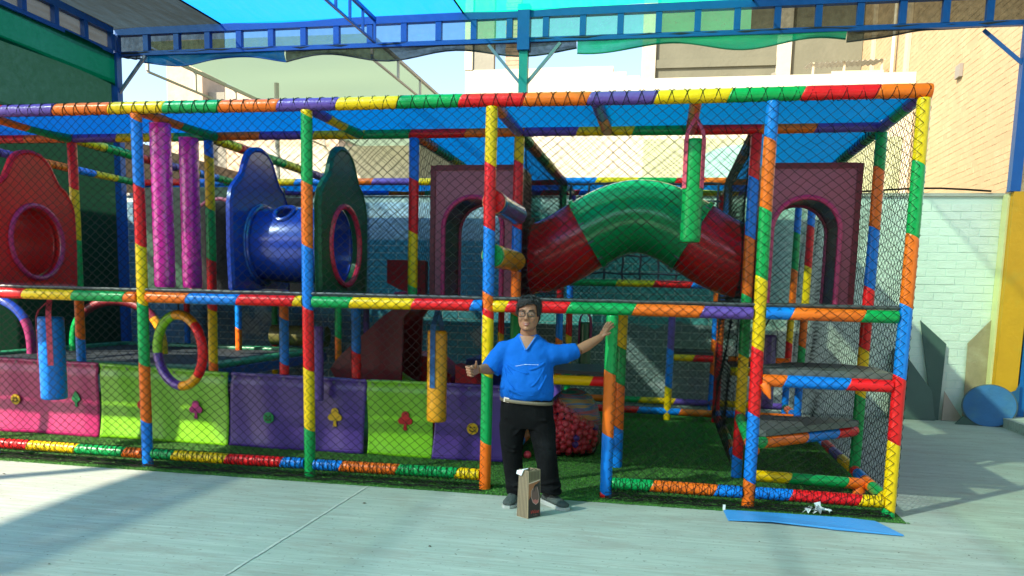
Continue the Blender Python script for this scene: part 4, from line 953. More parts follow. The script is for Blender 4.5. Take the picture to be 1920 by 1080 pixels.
# trampoline
tp = empty('trampoline', (-5.3, 3.3, 0), 'low rectangular trampoline with a green padded edge behind the curtains', 'trampoline')
PADG = pmat('pad_green', (.02, .20, .10), .4, bump=.5, bscale=10, var=.25)
mb = MB(); mb.box((-6.9, 1.75, .73), (-3.85, 4.8, .74)); mb.build('jump_bed', pmat('bed_fabric', (.008, .018, .024), .8, var=.3, bump=.2), tp, False)
for lo, hi in (((-7.1, 1.5, .72), (-3.65, 1.78, .78)), ((-7.1, 4.78, .72), (-3.65, 5.05, .78)), ((-7.1, 1.781, .72), (-6.88, 4.779, .78)), ((-3.88, 1.781, .72), (-3.65, 4.779, .78))):
    mb = MB(); mb.box(lo, hi); o = mb.build('edge_pad', PADG, tp, False); b = o.modifiers.new('b', 'BEVEL'); b.width = .02; b.segments = 2
mb = MB(); mb.box((-3.66, 1.52, .60), (-3.62, 5.0, .715)); mb.build('skirt', pmat('blue_skirt', (.012, .05, .22), .5), tp, False)
for x in (-6.9, -3.75):
    for y in (1.65, 4.9):
        mb = MB(); mb.tube([(x, y, 0), (x, y, .72)], .03, 10); mb.build('leg', STEEL, tp)
for i in range(36):
    y = 1.85+2.9*i/35; mb = MB(); mb.tube([(-3.93, y, .742), (-3.86, y+.01, .755)], .005, 5); mb.build('spring', STEEL, tp)

# big maroon slide, blocks and arches below deck
sd = empty('chute_slide', (-1.3, 2.0, 0), 'dark maroon chute slide running down from the upper deck', 'slide')
mb = MB(); mb.prism([(-1.02, ZM+.05), (-1.02, 1.98), (-1.10, 1.98), (-1.14, 1.66), (-1.5, 1.40), (-2.0, .95), (-2.1, .82), (-1.95, .55), (-1.30, .52), (-1.28, 1.38), (-1.1, ZM+.05)], lambda u, v, t: (u, t, v), 1.62, 1.66); mb.build('side_wall', MAROON, sd, False)
mb = MB(); mb.prism([(-1.02, ZM+.05), (-1.02, 1.98), (-1.10, 1.98), (-1.14, 1.66), (-1.5, 1.40), (-2.0, .95), (-2.1, .82), (-1.95, .55), (-1.30, .52), (-1.28, 1.38), (-1.1, ZM+.05)], lambda u, v, t: (u, t, v), 2.32, 2.36); mb.build('side_wall', MAROON, sd, False)
mb = MB(); mb.grid(lambda u, v: (-1.05-1.0*u, 1.661+.658*v, ZM+.07-.95*u**1.1), 14, 3); mb.build('chute_bed', pmat('slide_red', (.42, .01, .015), .25, coat=.4), sd)
mb = MB(); mb.prism([(-1.03, ZM+.06), (-1.03, 1.99), (-1.45, 1.99), (-1.45, 1.75), (-1.30, ZM+.12)], lambda u, v, t: (u, t, v), 1.60, 1.618); mb.build('entry_board', pmat('entry_red', (.50, .012, .016), .3, coat=.3), sd, False)
mb = MB(); mb.tube([(-1.08, 1.58, 1.68), (-1.25, 1.58, 1.645), (-1.36, 1.6, 1.64)], .02, 8); mb.build('grab_rail', PINK, sd)
fb = MB(); fb.prism([(-1.45, .0), (-1.45, .95), (-1.2, .92), (-.95, .72), (-.95, 0)], lambda u, v, t: (u, t, v), 2.4, 3.0); tag(fb.build('foam_wedge', pmat('red_foam', (.55, .012, .02), .4, bump=.2), None, False), 'red foam wedge beside the foot of the maroon slide', 'foam wedge')
fb = MB(); fb.prism([(-.80, 0), (-.80, .88), (-.62, .80), (-.42, .52), (-.42, 0)], lambda u, v, t: (u, t, v), 2.0, 2.3); tag(fb.build('foam_wedge', pmat('red_foam2', (.62, .012, .02), .4, bump=.2), None, False), 'bright red foam wedge just right of the amber punch bag', 'foam wedge')
fb = MB(); fb.box((-.80, 2.45, 0), (-.08, 3.2, .92)); o = tag(fb.build('foam_block', pmat('blue_foam', (.012, .04, .26), .4, bump=.2), None, False), 'dark blue foam block in the shade behind the purple curtain', 'foam block'); b_ = o.modifiers.new('b', 'BEVEL'); b_.width = .03; b_.segments = 3
mb = MB(); mb.tube([(-1.75, 1.9, .95), (-1.5, 1.9, .78), (-1.2, 1.9, .6), (-1.0, 1.9, .5)], .07, 10); tag(mb.build('foam_noodle', MATS['lime_ring']), 'lime green padded tube lying at the foot of the maroon slide', 'padded tube')
def arch(name, xc, y, w_, zt, cols, label):
    t = empty(name, (xc, y, .75), label, 'padded arch', 'padded arches beyond the trampoline'); n = len(cols)
    for i, c in enumerate(cols):
        P = []
        for k in range(9):
            s = (i+k/8)/n; a = math.pi*(1-s)
            P.append((xc+w_*math.cos(a), y, .76+(zt-.76)*math.sin(a)**.7))
        mb = MB(); mb.tube(P, .06, 10); mb.build('padding', c, t)
arch('padded_arch', -7.2, 2.5, .62, 1.46, [VIN['g'], VIN['y'], VIN['y'], BLUEF, BLUEF, pmat('dull_magenta', (.28, .014, .11), .45)], 'padded arch with blue shoulder and magenta foot at the far left')
arch('padded_arch', -5.85, 3.2, .68, 1.45, [VIN['g'], MATS['maroon_fibreglass'], MATS['maroon_fibreglass'], MATS['maroon_fibreglass'], AMB], 'padded arch of maroon and amber beside the first one')
mb = MB(); mb.tube([(-4.6, 5.2, .95), (-3.7, 5.2, .95)], .16, 14); tag(mb.build('foam_roll', pmat('olive_foam', (.10, .10, .02), .6)), 'olive foam roll lying beyond the trampoline', 'foam roll')

# ================================================================== LOOSE THINGS
# clear sack of plastic balls
BR = pmat('ball_red', (.98, .075, .105), .3, coat=.3); BV = pmat('ball_violet', (.10, .03, .30), .3, coat=.3)
bmesh_ball = {}
for k, m_ in (('r', BR), ('v', BV)):
    mb = MB(); mb.ball((0, 0, 0), .034, 14, 9); me = mb.mesh('plastic_ball'); me.materials.append(m_)
    me.polygons.foreach_set('use_smooth', [True]*len(me.polygons)); bmesh_ball[k] = me
SC = Vector((.535, 1.80, .36)); rgb = random.Random(11)
def sack_r(a, z):
    """half width of the sack at height z and bearing a"""
    t = (z-.0)/.70
    return .30*math.sqrt(max(0, 1-(abs(t-.42)/.585)**2.15))*(1+.03*math.sin(3*a+1)+.02*math.sin(5*a+z*9))
pts = []
for _ in range(30000):
    a = rgb.uniform(0, 6.283); z = rgb.uniform(.04, .60); rr_ = sack_r(a, z)-.042
    if rr_ <= .02: continue
    rad = rr_*(rgb.uniform(.72, 1) if rgb.random() < .9 else rgb.random()); p = Vector((SC.x+rad*math.cos(a), SC.y+rad*math.sin(a), z))
    if p.y > SC.y+.05: continue
    if z > .53+.42*(SC.x-p.x+.02)+.03*math.sin(p.x*20): continue
    if all((p-q).length > .057 for q in pts): pts.append(p)
    if len(pts) > 190: break
for i, p in enumerate(pts):
    v = i % 23 == 5
    o = bpy.data.objects.new('plastic_ball', bmesh_ball['v' if v else 'r']); COL.objects.link(o); o.location = p
    tag(o, 'violet plastic ball among the red ones in the clear sack' if v else 'red plastic ball packed inside the clear sack', 'ball', 'plastic balls inside the clear sack')
def film_mat():
    m, n, l, out = new_mat('clear_film')
    tr = n.new('ShaderNodeBsdfTransparent'); tr.inputs[0].default_value = (.97, .97, .97, 1)
    gl = n.new('ShaderNodeBsdfGlossy'); gl.inputs['Roughness'].default_value = .12; gl.inputs[0].default_value = (.9, .9, .9, 1)
    tl = n.new('ShaderNodeBsdfTranslucent'); df = n.new('ShaderNodeBsdfDiffuse')
    tc = n.new('ShaderNodeTexCoord'); mp = n.new('ShaderNodeMapping'); mp.inputs['Rotation'].default_value = (0, R(28), 0); mp.inputs['Scale'].default_value = (.8, 1, 9); l.new(tc.outputs['Object'], mp.inputs[0])
    wv = n.new('ShaderNodeTexNoise'); wv.inputs['Scale'].default_value = 1.5; wv.inputs['Detail'].default_value = 3; l.new(mp.outputs[0], wv.inputs[0])
    cr = n.new('ShaderNodeValToRGB'); e = cr.color_ramp.elements
    e[0].position = .34; e[0].color = (.10, .62, .45, 1); e[1].position = .44; e[1].color = (.90, .60, .12, 1)
    for ps_, c in ((.5, (.08, .42, .75, 1)), (.57, (.85, .25, .25, 1)), (.65, (.12, .62, .5, 1))):
        x = e.new(ps_); x.color = c
    l.new(wv.outputs['Fac'], cr.inputs[0]); l.new(cr.outputs[0], df.inputs[0]); l.new(cr.outputs[0], tl.inputs[0])
    pr = n.new('ShaderNodeMixShader'); l.new(df.outputs[0], pr.inputs[1]); l.new(tl.outputs[0], pr.inputs[2])
    sp = n.new('ShaderNodeSeparateXYZ'); l.new(tc.outputs['Object'], sp.inputs[0])
    ad = n.new('ShaderNodeMath'); ad.operation = 'MULTIPLY_ADD'; l.new(sp.outputs[0], ad.inputs[0]); ad.inputs[1].default_value = .62; l.new(sp.outputs[2], ad.inputs[2])
    rp = n.new('ShaderNodeMapRange'); rp.inputs[1].default_value = .79; rp.inputs[2].default_value = .93; rp.inputs[4].default_value = .85; l.new(ad.outputs[0], rp.inputs[0])
    a = n.new('ShaderNodeMixShader'); l.new(rp.outputs[0], a.inputs[0]); l.new(tr.outputs[0], a.inputs[1]); l.new(pr.outputs[0], a.inputs[2])
    bp = n.new('ShaderNodeBump'); nz = n.new('ShaderNodeTexNoise'); nz.inputs['Scale'].default_value = 22; nz.inputs['Detail'].default_value = 4; l.new(tc.outputs['Object'], nz.inputs[0])
    bp.inputs['Strength'].default_value = 1; bp.inputs['Distance'].default_value = .03; l.new(nz.outputs['Fac'], bp.inputs['Height']); l.new(bp.outputs[0], gl.inputs['Normal'])
    lw = n.new('ShaderNodeLayerWeight'); lw.inputs[0].default_value = .25; l.new(bp.outputs[0], lw.inputs['Normal'])
    b = n.new('ShaderNodeMixShader'); l.new(lw.outputs['Fresnel'], b.inputs[0]); l.new(a.outputs[0], b.inputs[1]); l.new(gl.outputs[0], b.inputs[2]); l.new(b.outputs[0], out.inputs[0])
    return m
mb = MB(); N, n = 26, 40; vs = []
for i in range(N+1):
    z = .006+.694*i/N
    for k in range(n):
        a = 2*math.pi*k/n; r = max(.012, sack_r(a, z))+rgb.uniform(-.003, .003); vs.append((SC.x+r*math.cos(a), SC.y+r*math.sin(a), z))
mb.add(vs, [(i*n+k, i*n+(k+1) % n, (i+1)*n+(k+1) % n, (i+1)*n+k) for i in range(N) for k in range(n)]+[tuple(range(n-1, -1, -1)), tuple(N*n+k for k in range(n))])
tag(mb.build('clear_sack', film_mat()), 'big clear plastic sack stuffed with red balls, printed in coloured swirls', 'plastic sack')
o = bpy.data.objects.new('plastic_ball', bmesh_ball['r']); COL.objects.link(o); o.location = (.13, 1.40, .044); o.scale = (1.2, 1.2, 1.2)
tag(o, 'single red plastic ball on the turf seen between the legs of the man', 'ball')

# blue foam strip lying on the turf's edge
mb = MB(); P = [(1.97, -.17), (2.0, -.155), (2.45, -.16), (2.9, -.185), (3.08, -.22), (3.20, -.53), (2.72, -.50), (2.70, -.485), (2.3, -.44), (1.985, -.45)]
mb.prism(P, lambda u, v, t: (u, v-.012+.0*t, t+.006*math.sin(u*9)+.004*math.sin(v*23)), .008, .017)
o = mb.build('foam_strip', pmat('light_blue_foam', (.05, .27, .62), .55, bump=.2, bscale=30, var=.10, vscale=3, dirt=.3, dirtcol=(.05, .22, .5)), smooth=False); tag(o, 'torn strip of light blue foam sheet lying at the turf edge', 'foam strip')
rgp = random.Random(5); mb = MB()
for i in range(22):
    c = Vector((2.66+rgp.gauss(0, .045), -.10+rgp.gauss(0, .02), .04+abs(rgp.gauss(0, .03)))); a = [c+Vector((rgp.gauss(0, .017), rgp.gauss(0, .017), rgp.gauss(0, .017))) for _ in range(4)]
    a = [Vector((p.x, p.y, max(.016, p.z))) for p in a]; mb.add(a, [(0, 1, 2), (0, 2, 3), (0, 3, 1), (1, 3, 2)])
tag(mb.build('plastic_scrap', pmat('white_film', (.62, .66, .66), .25), smooth=False), 'crumpled white plastic scrap caught in the net by the blue strip', 'litter')
mb = MB(); mb.box((1.965, -.165, .001), (1.985, -.15, .05)); tag(mb.build('paper_tab', pmat('white_paper', (.75, .75, .72), .7)), 'tiny white tab at the corner of the blue strip', 'tab')

# boards and disc leaning on the mint wall
def board(name, poly, lean, th, mat, label, cat, grp=None):
    """board with its foot forward of the wall, leaning back"""
    mb = MB(); Y0 = WALLY-.01
    f = lambda u, v, t: (u, Y0-lean*(1-v/1.5)-t-.006, v+.004)
    mb.prism(poly, f, 0, th); o = mb.build(name, mat, None, False, recalc=True); tag(o, label, cat, grp); return o
SLATE = pmat('slate_board', (.045, .085, .07), .6, var=.15, vscale=3, bump=.15, dirt=.3, dirtcol=(.09, .12, .10))
board('leaning_board', [(5.33, 0), (5.40, 0), (5.44, 1.10), (5.07, 1.43)], .10, .018, SLATE, 'tall dark slate board tapering to the ground against the mint wall', 'board', 'slate boards against the wall')
board('leaning_board', [(4.70, 0), (5.335, 0), (5.275, .42), (4.86, .98), (4.72, 1.02)], .16, .03, pmat('slate_board2', (.06, .10, .085), .6, var=.15, vscale=3, dirt=.3, dirtcol=(.1, .12, .1)), 'lower dark slate board with sloping top beside the play frame corner', 'board', 'slate boards against the wall')
board('leaning_board', [(5.74, .0), (6.02, .0), (6.05, .45), (6.02, 1.47), (5.73, 1.12)], .05, .018, pmat('stained_plywood', (.34, .26, .15), .8, var=.4, vscale=5, bump=.3, dirt=.6, dirtcol=(.50, .42, .28)), 'stained brown plywood board with slanted top next to the yellow pillar', 'board')
board('leaning_board', [(5.45, .0), (5.75, .0), (5.62, .18), (5.46, .42)], .10, .02, pmat('rose_board', (.40, .30, .24), .8, var=.2), 'low pinkish board at the foot of the mint wall', 'board')
t = empty('round_board', (5.93, 5.72, 0), 'round blue painted board leaning at the foot of the yellow pillar', 'disc')
M = Matrix.Translation((5.95, 5.66, .275)) @ Matrix.Rotation(R(-14), 4, 'Z') @ Matrix.Rotation(R(72), 4, 'X')
mb = MB(); q = [(.325*math.cos(a), .295*math.sin(a)) for a in [2*math.pi*i/48 for i in range(48)]]
mb.prism(q, lambda u, v, t_: M @ Vector((u, v, t_)), -.02, .02); mb.build('disc', pmat('faded_blue_paint', (.010, .10, .26), .55, var=.3, vscale=5, bump=.2, dirt=.5, dirtcol=(.05, .15, .17)), t, False)
mb = MB(); mb.tube([M @ Vector((.327*math.cos(a), .297*math.sin(a), -.006)) for a in [2*math.pi*i/48 for i in range(48)]], .02, 6, closed=True); mb.build('rim', pmat('grey_rim', (.05, .08, .09), .6), t)
fb = MB(); fb.prism([(5.52, 0), (5.80, 0), (5.62, .12)], lambda u, v, t_: (u, t_, v), 5.62, 5.66); tag(fb.build('wedge_prop', SLATE, None, False), 'small dark wedge propping the round blue board', 'prop')
fb = MB(); fb.prism([(6.12, .42), (6.30, .50), (6.34, .60), (6.36, .10), (6.2, .0)], lambda u, v, t_: (u, t_, v), 5.735, 5.76); tag(fb.build('board_offcut', pmat('blue_offcut', (.012, .09, .22), .55, var=.2), None, False), 'pointed blue board offcut tucked behind the round board', 'board')

# wine gift bag
wb = empty('gift_bag', (.513, -.803, 0), 'tall brown paper gift bag with wine glass print standing before the man', 'gift bag')
e1 = Vector((.591-.513, -.705+.803, 0)).normalized(); e2 = Vector((.412-.513, -.74+.803, 0)).normalized()
W1, W2, HB = .122, .112, .362
nrm1 = e1.cross(Vector((0, 0, 1))); KO = Vector((.513, -.803, 0))
KRAFT = pmat('kraft_side', (.26, .19, .11), .75, bump=.2, bscale=60, var=.1)
def bagp(s, t_, z): return KO+e1*s+e2*t_+Vector((0, 0, z))
mb = MB(); vs = []
for z in (0, .12, .24, HB):
    sh_ = .012*z/.362; vs += [bagp(sh_*.5, sh_, z), bagp(W1, sh_, z), bagp(W1-sh_, W2-sh_, z), bagp(sh_*.5, W2-sh_*.5, z)]
mb.add(vs, [(i*4+k, i*4+(k+1) % 4, (i+1)*4+(k+1) % 4, (i+1)*4+k) for i in range(3) for k in range(4)]+[(3, 2, 1, 0)]); o = mb.build('paper_body', KRAFT, wb, False); md = o.modifiers.new('t', 'SOLIDIFY'); md.thickness = -.002
DKB = pmat('corrugation_ink', (.085, .06, .04), .8)
for i in range(7):
    t0 = .012+i*.0142; mb = MB(); vs = [bagp(-.0016+.006*z/.362, t0+.004, z) for z in (.004, .355)]; vs2 = [bagp(-.0016+.006*z/.362, t0+.0095, z) for z in (.004, .355)]
    mb.add([vs[0], vs2[0], vs2[1], vs[1]], [(0, 1, 2, 3)]); mb.build('side_stripe', DKB, wb, False)
def onface(s, z, off=.0015): return KO+e1*s+e2*(.012*z/.362)+nrm1*0+Vector((0, 0, z))-e2*off
def fpoly(poly, mat, nm, off): mb = MB(); mb.add([onface(s, z, off) for s, z in poly], [tuple(range(len(poly)))]); return mb.build(nm, mat, wb, False)
fpoly([(.003, .002), (.1205, .002), (.1195, .275), (.006, .275)], pmat('print_dark', (.025, .014, .012), .45), 'print_panel', .0015)
fpoly([(.004, .14), (.03, .17), (.06, .24), (.1195, .274), (.006, .274)], pmat('print_amber', (.36, .13, .05), .45, var=.4, vscale=20), 'print_glow', .0021)
fpoly([(.006, .262), (.1195, .278), (.1195, .285), (.006, .270)], pmat('print_cream', (.75, .55, .42), .5), 'print_swoosh', .0024)
fpoly([(.006, .278), (.119, .288), (.117, .352), (.010, .352)], pmat('kraft_stripes', (.20, .16, .085), .7), 'print_top', .0018)
for i in range(7): fpoly([(.014+i*.0145, .289), (.019+i*.0145, .289), (.019+i*.0145, .35), (.014+i*.0145, .35)], DKB, 'top_stripe', .0026)
gl = [(.045, .225), (.030, .205), (.030, .160), (.045, .120), (.075, .098), (.100, .112), (.108, .150), (.098, .200), (.088, .235)]
fpoly(gl, pmat('print_glass', (.17, .085, .07), .35), 'glass_bowl', .0027)
fpoly([(.036, .150), (.050, .118), (.077, .100), (.099, .114), (.104, .138), (.085, .128), (.070, .142), (.055, .132)], pmat('print_wine', (.55, .16, .13), .35), 'wine_print', .0033)
for a, b in zip(gl, gl[1:]):
    d = Vector((b[0]-a[0], b[1]-a[1])).normalized(); p = Vector((-d.y, d.x))*.0016
    fpoly([(a[0]+p.x, a[1]+p.y), (b[0]+p.x, b[1]+p.y), (b[0]-p.x, b[1]-p.y), (a[0]-p.x, a[1]-p.y)], pmat('print_line', (.62, .42, .36), .4), 'glass_line', .0036)
fpoly([(.066, .236), (.100, .244), (.100, .256), (.066, .250)], pmat('print_black', (.01, .01, .01), .4), 'bottle_neck', .0030)
fpoly([(.052, .2), (.060, .2), (.072, .240), (.066, .242)], MATS['print_black'], 'pour_print', .0034)
FM = Matrix((e1, Vector((0, 0, 1)), e1.cross(Vector((0, 0, 1))))).transposed().to_4x4()
def text(body, size, s, z, mat, off):
    cu = bpy.data.curves.new('lettering', 'FONT'); cu.body = body; cu.size = size; cu.extrude = .0002; cu.shear = .25; cu.materials.append(mat)
    oc = bpy.data.objects.new('lettering', cu); COL.objects.link(oc); dg_ = bpy.context.evaluated_depsgraph_get(); me = bpy.data.meshes.new_from_object(oc.evaluated_get(dg_)); bpy.data.objects.remove(oc); o = bpy.data.objects.new('lettering', me); COL.objects.link(o); m4 = FM.copy(); m4.translation = onface(s, z, off); attach(o, wb); o.matrix_basis = m4
text('Wine', .040, .018, .033, pmat('print_red', (.62, .05, .03), .5), .0028)
text('is the...', .017, .052, .014, pmat('print_grey', (.30, .16, .12), .5), .0028)
mb = MB(); mb.add([bagp(-.004, .118, .352), bagp(-.004, .05, .366), bagp(.02, .035, .372), bagp(.045, .055, .372), bagp(-.0065, .122, .325), bagp(-.0065, .072, .318)], [(0, 1, 5, 4), (0, 3, 2, 1)]); mb.build('paper_tag', pmat('white_tag', (.78, .78, .78), .7), wb, False)
mb = MB(); P = [bagp(.03, .02, .352), bagp(.035, .015, .366), bagp(.06, .012, .372), bagp(.085, .012, .362), bagp(.09, .014, .352)]; mb.tube(P, .0028, 6); mb.build('cord_handle', pmat('black_cord', (.01, .01, .01), .7), wb)

# small dark scuffs of dirt scattered on the concrete
rgd = random.Random(4); mb = MB()
for i in range(150):
    x, y = rgd.uniform(-4.5, 5.5), rgd.uniform(-3.4, -.3); r = rgd.uniform(.002, .007)
    if rgd.random() < .07: r *= 2
    c = [(x+r*rgd.uniform(.5, 1.6)*math.cos(a), y+r*rgd.uniform(.4, 1)*math.sin(a), .0045) for a in [i_*1.047 for i_ in range(6)]]
    mb.add(c+[(x, y, .0045+r*.5)], [(k, (k+1) % 6, 6) for k in range(6)])
tag(mb.build('floor_grit', pmat('grit', (.10, .09, .07), .9), smooth=False), kind='stuff')

# ================================================================== THE MAN
SKIN = pmat('skin', (.31, .135, .072), .5, bump=.06, bscale=60, var=.10, vscale=14, spec=.4)
HAIR = pmat('black_hair', (.009, .008, .008), .42, bump=.9, bscale=45, stretch=(3, 3, .5), spec=.5)
SHIRT = pmat('blue_shirt', (.003, .105, .47), .85, bump=.16, bscale=160, var=.08, spec=.15)
JEAN = pmat('black_jeans', (.004, .004, .0045), .9, spec=.12, bump=.3, bscale=120, var=.45, vscale=5, dirt=.35, dirtcol=(.034, .034, .037))
BX, BY = .408, -.36
def remesh(o, vox, it=4, fac=.5):
    m = o.modifiers.new('remesh', 'REMESH'); m.mode = 'VOXEL'; m.voxel_size = vox; m.use_smooth_shade = True
    if it: s_ = o.modifiers.new('smooth', 'SMOOTH'); s_.iterations = it; s_.factor = fac
    return o
def plain(o):
    o.data.polygons.foreach_set('use_smooth', [True]*len(o.data.polygons)); return o
def V3(*p): return Vector(p)
body = MB()
# head (crown at 1.640), neck and upper chest
HX, HY = BX+.002, BY-.035
body.loft([(HX, HY-.052, 1.384, .022, .022), (HX, HY-.047, 1.394, .046, .047), (HX, HY-.032, 1.415, .064, .066), (HX, HY-.016, 1.445, .074, .083), (HX, HY-.005, 1.48, .0785, .094),
           (HX, HY, 1.515, .078, .099), (HX, HY+.004, 1.55, .079, .099), (HX, HY+.008, 1.585, .076, .094), (HX, HY+.012, 1.613, .063, .077), (HX, HY+.014, 1.631, .040, .048), (HX, HY+.014, 1.638, .015, .018)], 28, p=2.15)
body.loft([(BX, BY+.015, 1.24, .085, .072), (BX, BY+.005, 1.29, .075, .068), (BX, BY-.008, 1.33, .070, .064), (BX, BY-.018, 1.37, .064, .064), (HX, HY+.01, 1.42, .056, .066), (HX, HY+.01, 1.46, .05, .06)], 24)
body.loft([(BX, BY, .80, .17, .115), (BX, BY-.01, .95, .175, .14), (BX, BY-.008, 1.10, .175, .125), (BX, BY-.005, 1.20, .18, .108), (BX, BY-.003, 1.265, .165, .085), (BX, BY, 1.30, .10, .068), (BX, BY, 1.325, .07, .06)], 28)
# trapezius and shoulders
for s in (-1, 1): body.tube([V3(BX+.03*s, BY+.01, 1.335), V3(BX+.10*s, BY+.008, 1.280), V3(BX+.165*s, BY+.005, 1.235)], [.040, .034, .040], 12)
# left arm of the picture: hangs, forearm lifted to the camera, thumb up
LS, LE, LW = V3(.225, -.36, 1.245), V3(.125, -.40, 1.075), V3(.055, -.57, 1.082)
body.tube([LS, LS.lerp(LE, .5)+V3(-.006, 0, 0), LE], [.058, .05, .044], 14); body.tube([LE, LE.lerp(LW, .35), LW], [.046, .045, .029], 14)
# right arm: stretched out to the green post
RS, RE, RW = V3(.595, -.355, 1.215), V3(.795, -.275, 1.240), V3(.958, -.145, 1.342)
body.tube([RS, RS.lerp(RE, .5), RE], [.058, .048, .041], 14); body.tube([RE, RE.lerp(RW, .35)+V3(0, 0, -.004), RW], [.042, .043, .027], 14)
# nose, ears, brow ridge, cheeks, jaw
body.tube([V3(HX, HY-.094, 1.522), V3(HX, HY-.103, 1.500), V3(HX, HY-.116, 1.478), V3(HX, HY-.106, 1.468)], [.0095, .011, .0155, .011], 10)
for s in (-1, 1):
    body.ball((HX+.013*s, HY-.102, 1.474), (.010, .011, .009), 10, 7)
    body.ball((HX+.079*s, HY+.012, 1.502), (.011, .021, .032), 12, 9)
    body.ball((HX+.043*s, HY-.076, 1.474), (.024, .022, .022), 12, 8)
    body.tube([V3(HX+.012*s, HY-.096, 1.532), V3(HX+.036*s, HY-.094, 1.537), V3(HX+.060*s, HY-.074, 1.530)], [.009, .0095, .008], 8)
body.ball((HX, HY-.084, 1.402), (.026, .022, .018), 12, 8)
body.ball((HX, HY-.096, 1.436), (.026, .013, .010), 12, 8)
man = remesh(plain(body.build('person', SKIN)), .0052, 4, .45)
tag(man, 'smiling man with glasses in blue shirt and black jeans, hand on green post', 'person')
def hand(name, W, palm_c, palm_d, palm_n, palm_len, palm_w, fingers):
    """palm, four fingers and a thumb as one skin: grown together by remeshing"""
    mb = MB(); d = palm_d.normalized(); n = (palm_n-d*palm_n.dot(d)).normalized(); s = d.cross(n)
    for k in range(4):
        t = (k-1.5)/1.5; off = s*(palm_w*.36*t)
        mb.tube([W+off*.55-d*.01, palm_c+off*.85, palm_c+d*palm_len*.5+off], [.0155, .0175, .0125], 10)
    for f, r in fingers:
        mb.tube(f, [r]+[r*(1-.10*i) for i in range(1, len(f))], 10); mb.ball(tuple(f[-1]), r*(1-.10*(len(f)-1)), 10, 8)
        for q in f[1:-1]: mb.ball(tuple(q), r*1.03, 10, 8)
    o = remesh(plain(mb.build(name, SKIN, man)), .0034, 2, .4); return o
# viewer-left hand: a loose fist towards the camera with the thumb up
pc = V3(.030, -.620, 1.078); F = []
for k in range(4):
    z = 1.108-.0205*k; x = .012+.004*k
    F.append(([V3(.000+.004*k, -.628, z), V3(-.013+.005*k, -.662, z-.004), V3(.017+.003*k, -.680+.004*k, z-.008), V3(.040, -.660, z-.010)], .0105 if k < 3 else .009))
F.append(([V3(.045, -.600, 1.092), V3(.058, -.640, 1.108), V3(.062, -.664, 1.128), V3(.066, -.676, 1.150)], .0115))
hand('hand', LW, pc, V3(-.25, -1, -.05), V3(1, -.2, 0), .07, .082, F)
# viewer-right hand: spread on the green post
d = V3(.028, .045, .060).normalized(); pc = RW+d*.045
sx = V3(-.50, .15, .22); B = RW+d*.082; F = []
for k, (dx, dz, L) in enumerate(((-.016, .008, .050), (-.001, .006, .058), (.012, .000, .055), (.022, -.010, .045))):
    b0 = B+V3(dx, .012*k*.5, dz); u = V3(.40+.05*k, .28, .85-.10*k).normalized()
    F.append(([b0-d*.02, b0+u*L*.42, b0+u*L*.78+V3(.002, .004, 0), b0+u*L*1.1+V3(.006, .010, -.002)], .0098 if k < 3 else .0085))
F.append(([RW+V3(.012, -.012, .012), RW+V3(.034, -.020, .018), RW+V3(.054, -.006, .024), RW+V3(.067, .006, .034)], .0115))
hand('hand', RW, pc, d, V3(.7, .5, -.4), .07, .078, F)
# eyes, lids, brows, mouth
EW = pmat('eye_white', (.55, .52, .48), .3); EP = pmat('pupil', (.012, .008, .006), .2); LIP = pmat('lips', (.27, .075, .065), .45); TEETH = pmat('teeth', (.62, .58, .50), .3)
for s in (-1, 1):
    mb = MB(); mb.ball((HX+.033*s, HY-.0825, 1.5125), .0125, 14, 10); e = mb.build('eye', EW, man)
    mb = MB(); mb.ball((HX+.033*s+.001, HY-.0925, 1.5120), (.0050, .0034, .0050), 10, 8); mb.build('pupil', EP, e)
    for dz, nm, rr_ in ((.0065, 'upper_lid', .0046), (-.0070, 'lower_lid', .0036)):
        mb = MB(); mb.tube([V3(HX+.033*s+x*.0155, HY-.0925+.008*x*x, 1.5128+dz*(1-.75*x*x)) for x in (-1, -.6, -.2, .2, .6, 1)], [.002]+[rr_]*4+[.002], 8); mb.build(nm, SKIN, man)
    mb = MB(); mb.tube([V3(HX+.014*s, HY-.1045, 1.5365), V3(HX+.03*s, HY-.1045, 1.5425), V3(HX+.047*s, HY-.097, 1.5425), V3(HX+.060*s, HY-.083, 1.535)], [.0030, .0040, .0036, .0014], 8); mb.build('eyebrow', HAIR, man)
mouth = lambda z0, k, y: [V3(HX+.029*x, HY-.1075+.017*x*x+y, z0+k*x*x) for x in (-1, -.75, -.5, -.25, 0, .25, .5, .75, 1)]
mb = MB(); mb.tube(mouth(1.4400, .0085, 0), [.001, .0026, .0034, .0040, .0036, .0040, .0034, .0026, .001], 8); mb.build('upper_lip', LIP, man)
mb = MB(); mb.tube(mouth(1.4285, .0175, .001), [.001, .003, .0042, .0050, .0052, .0050, .0042, .003, .001], 8); mb.build('lower_lip', LIP, man)
mb = MB(); mb.tube(mouth(1.4345, .013, .0032), [.0005, .0015, .003, .0036, .0038, .0036, .003, .0015, .0005], 8); mb.build('teeth', TEETH, man)
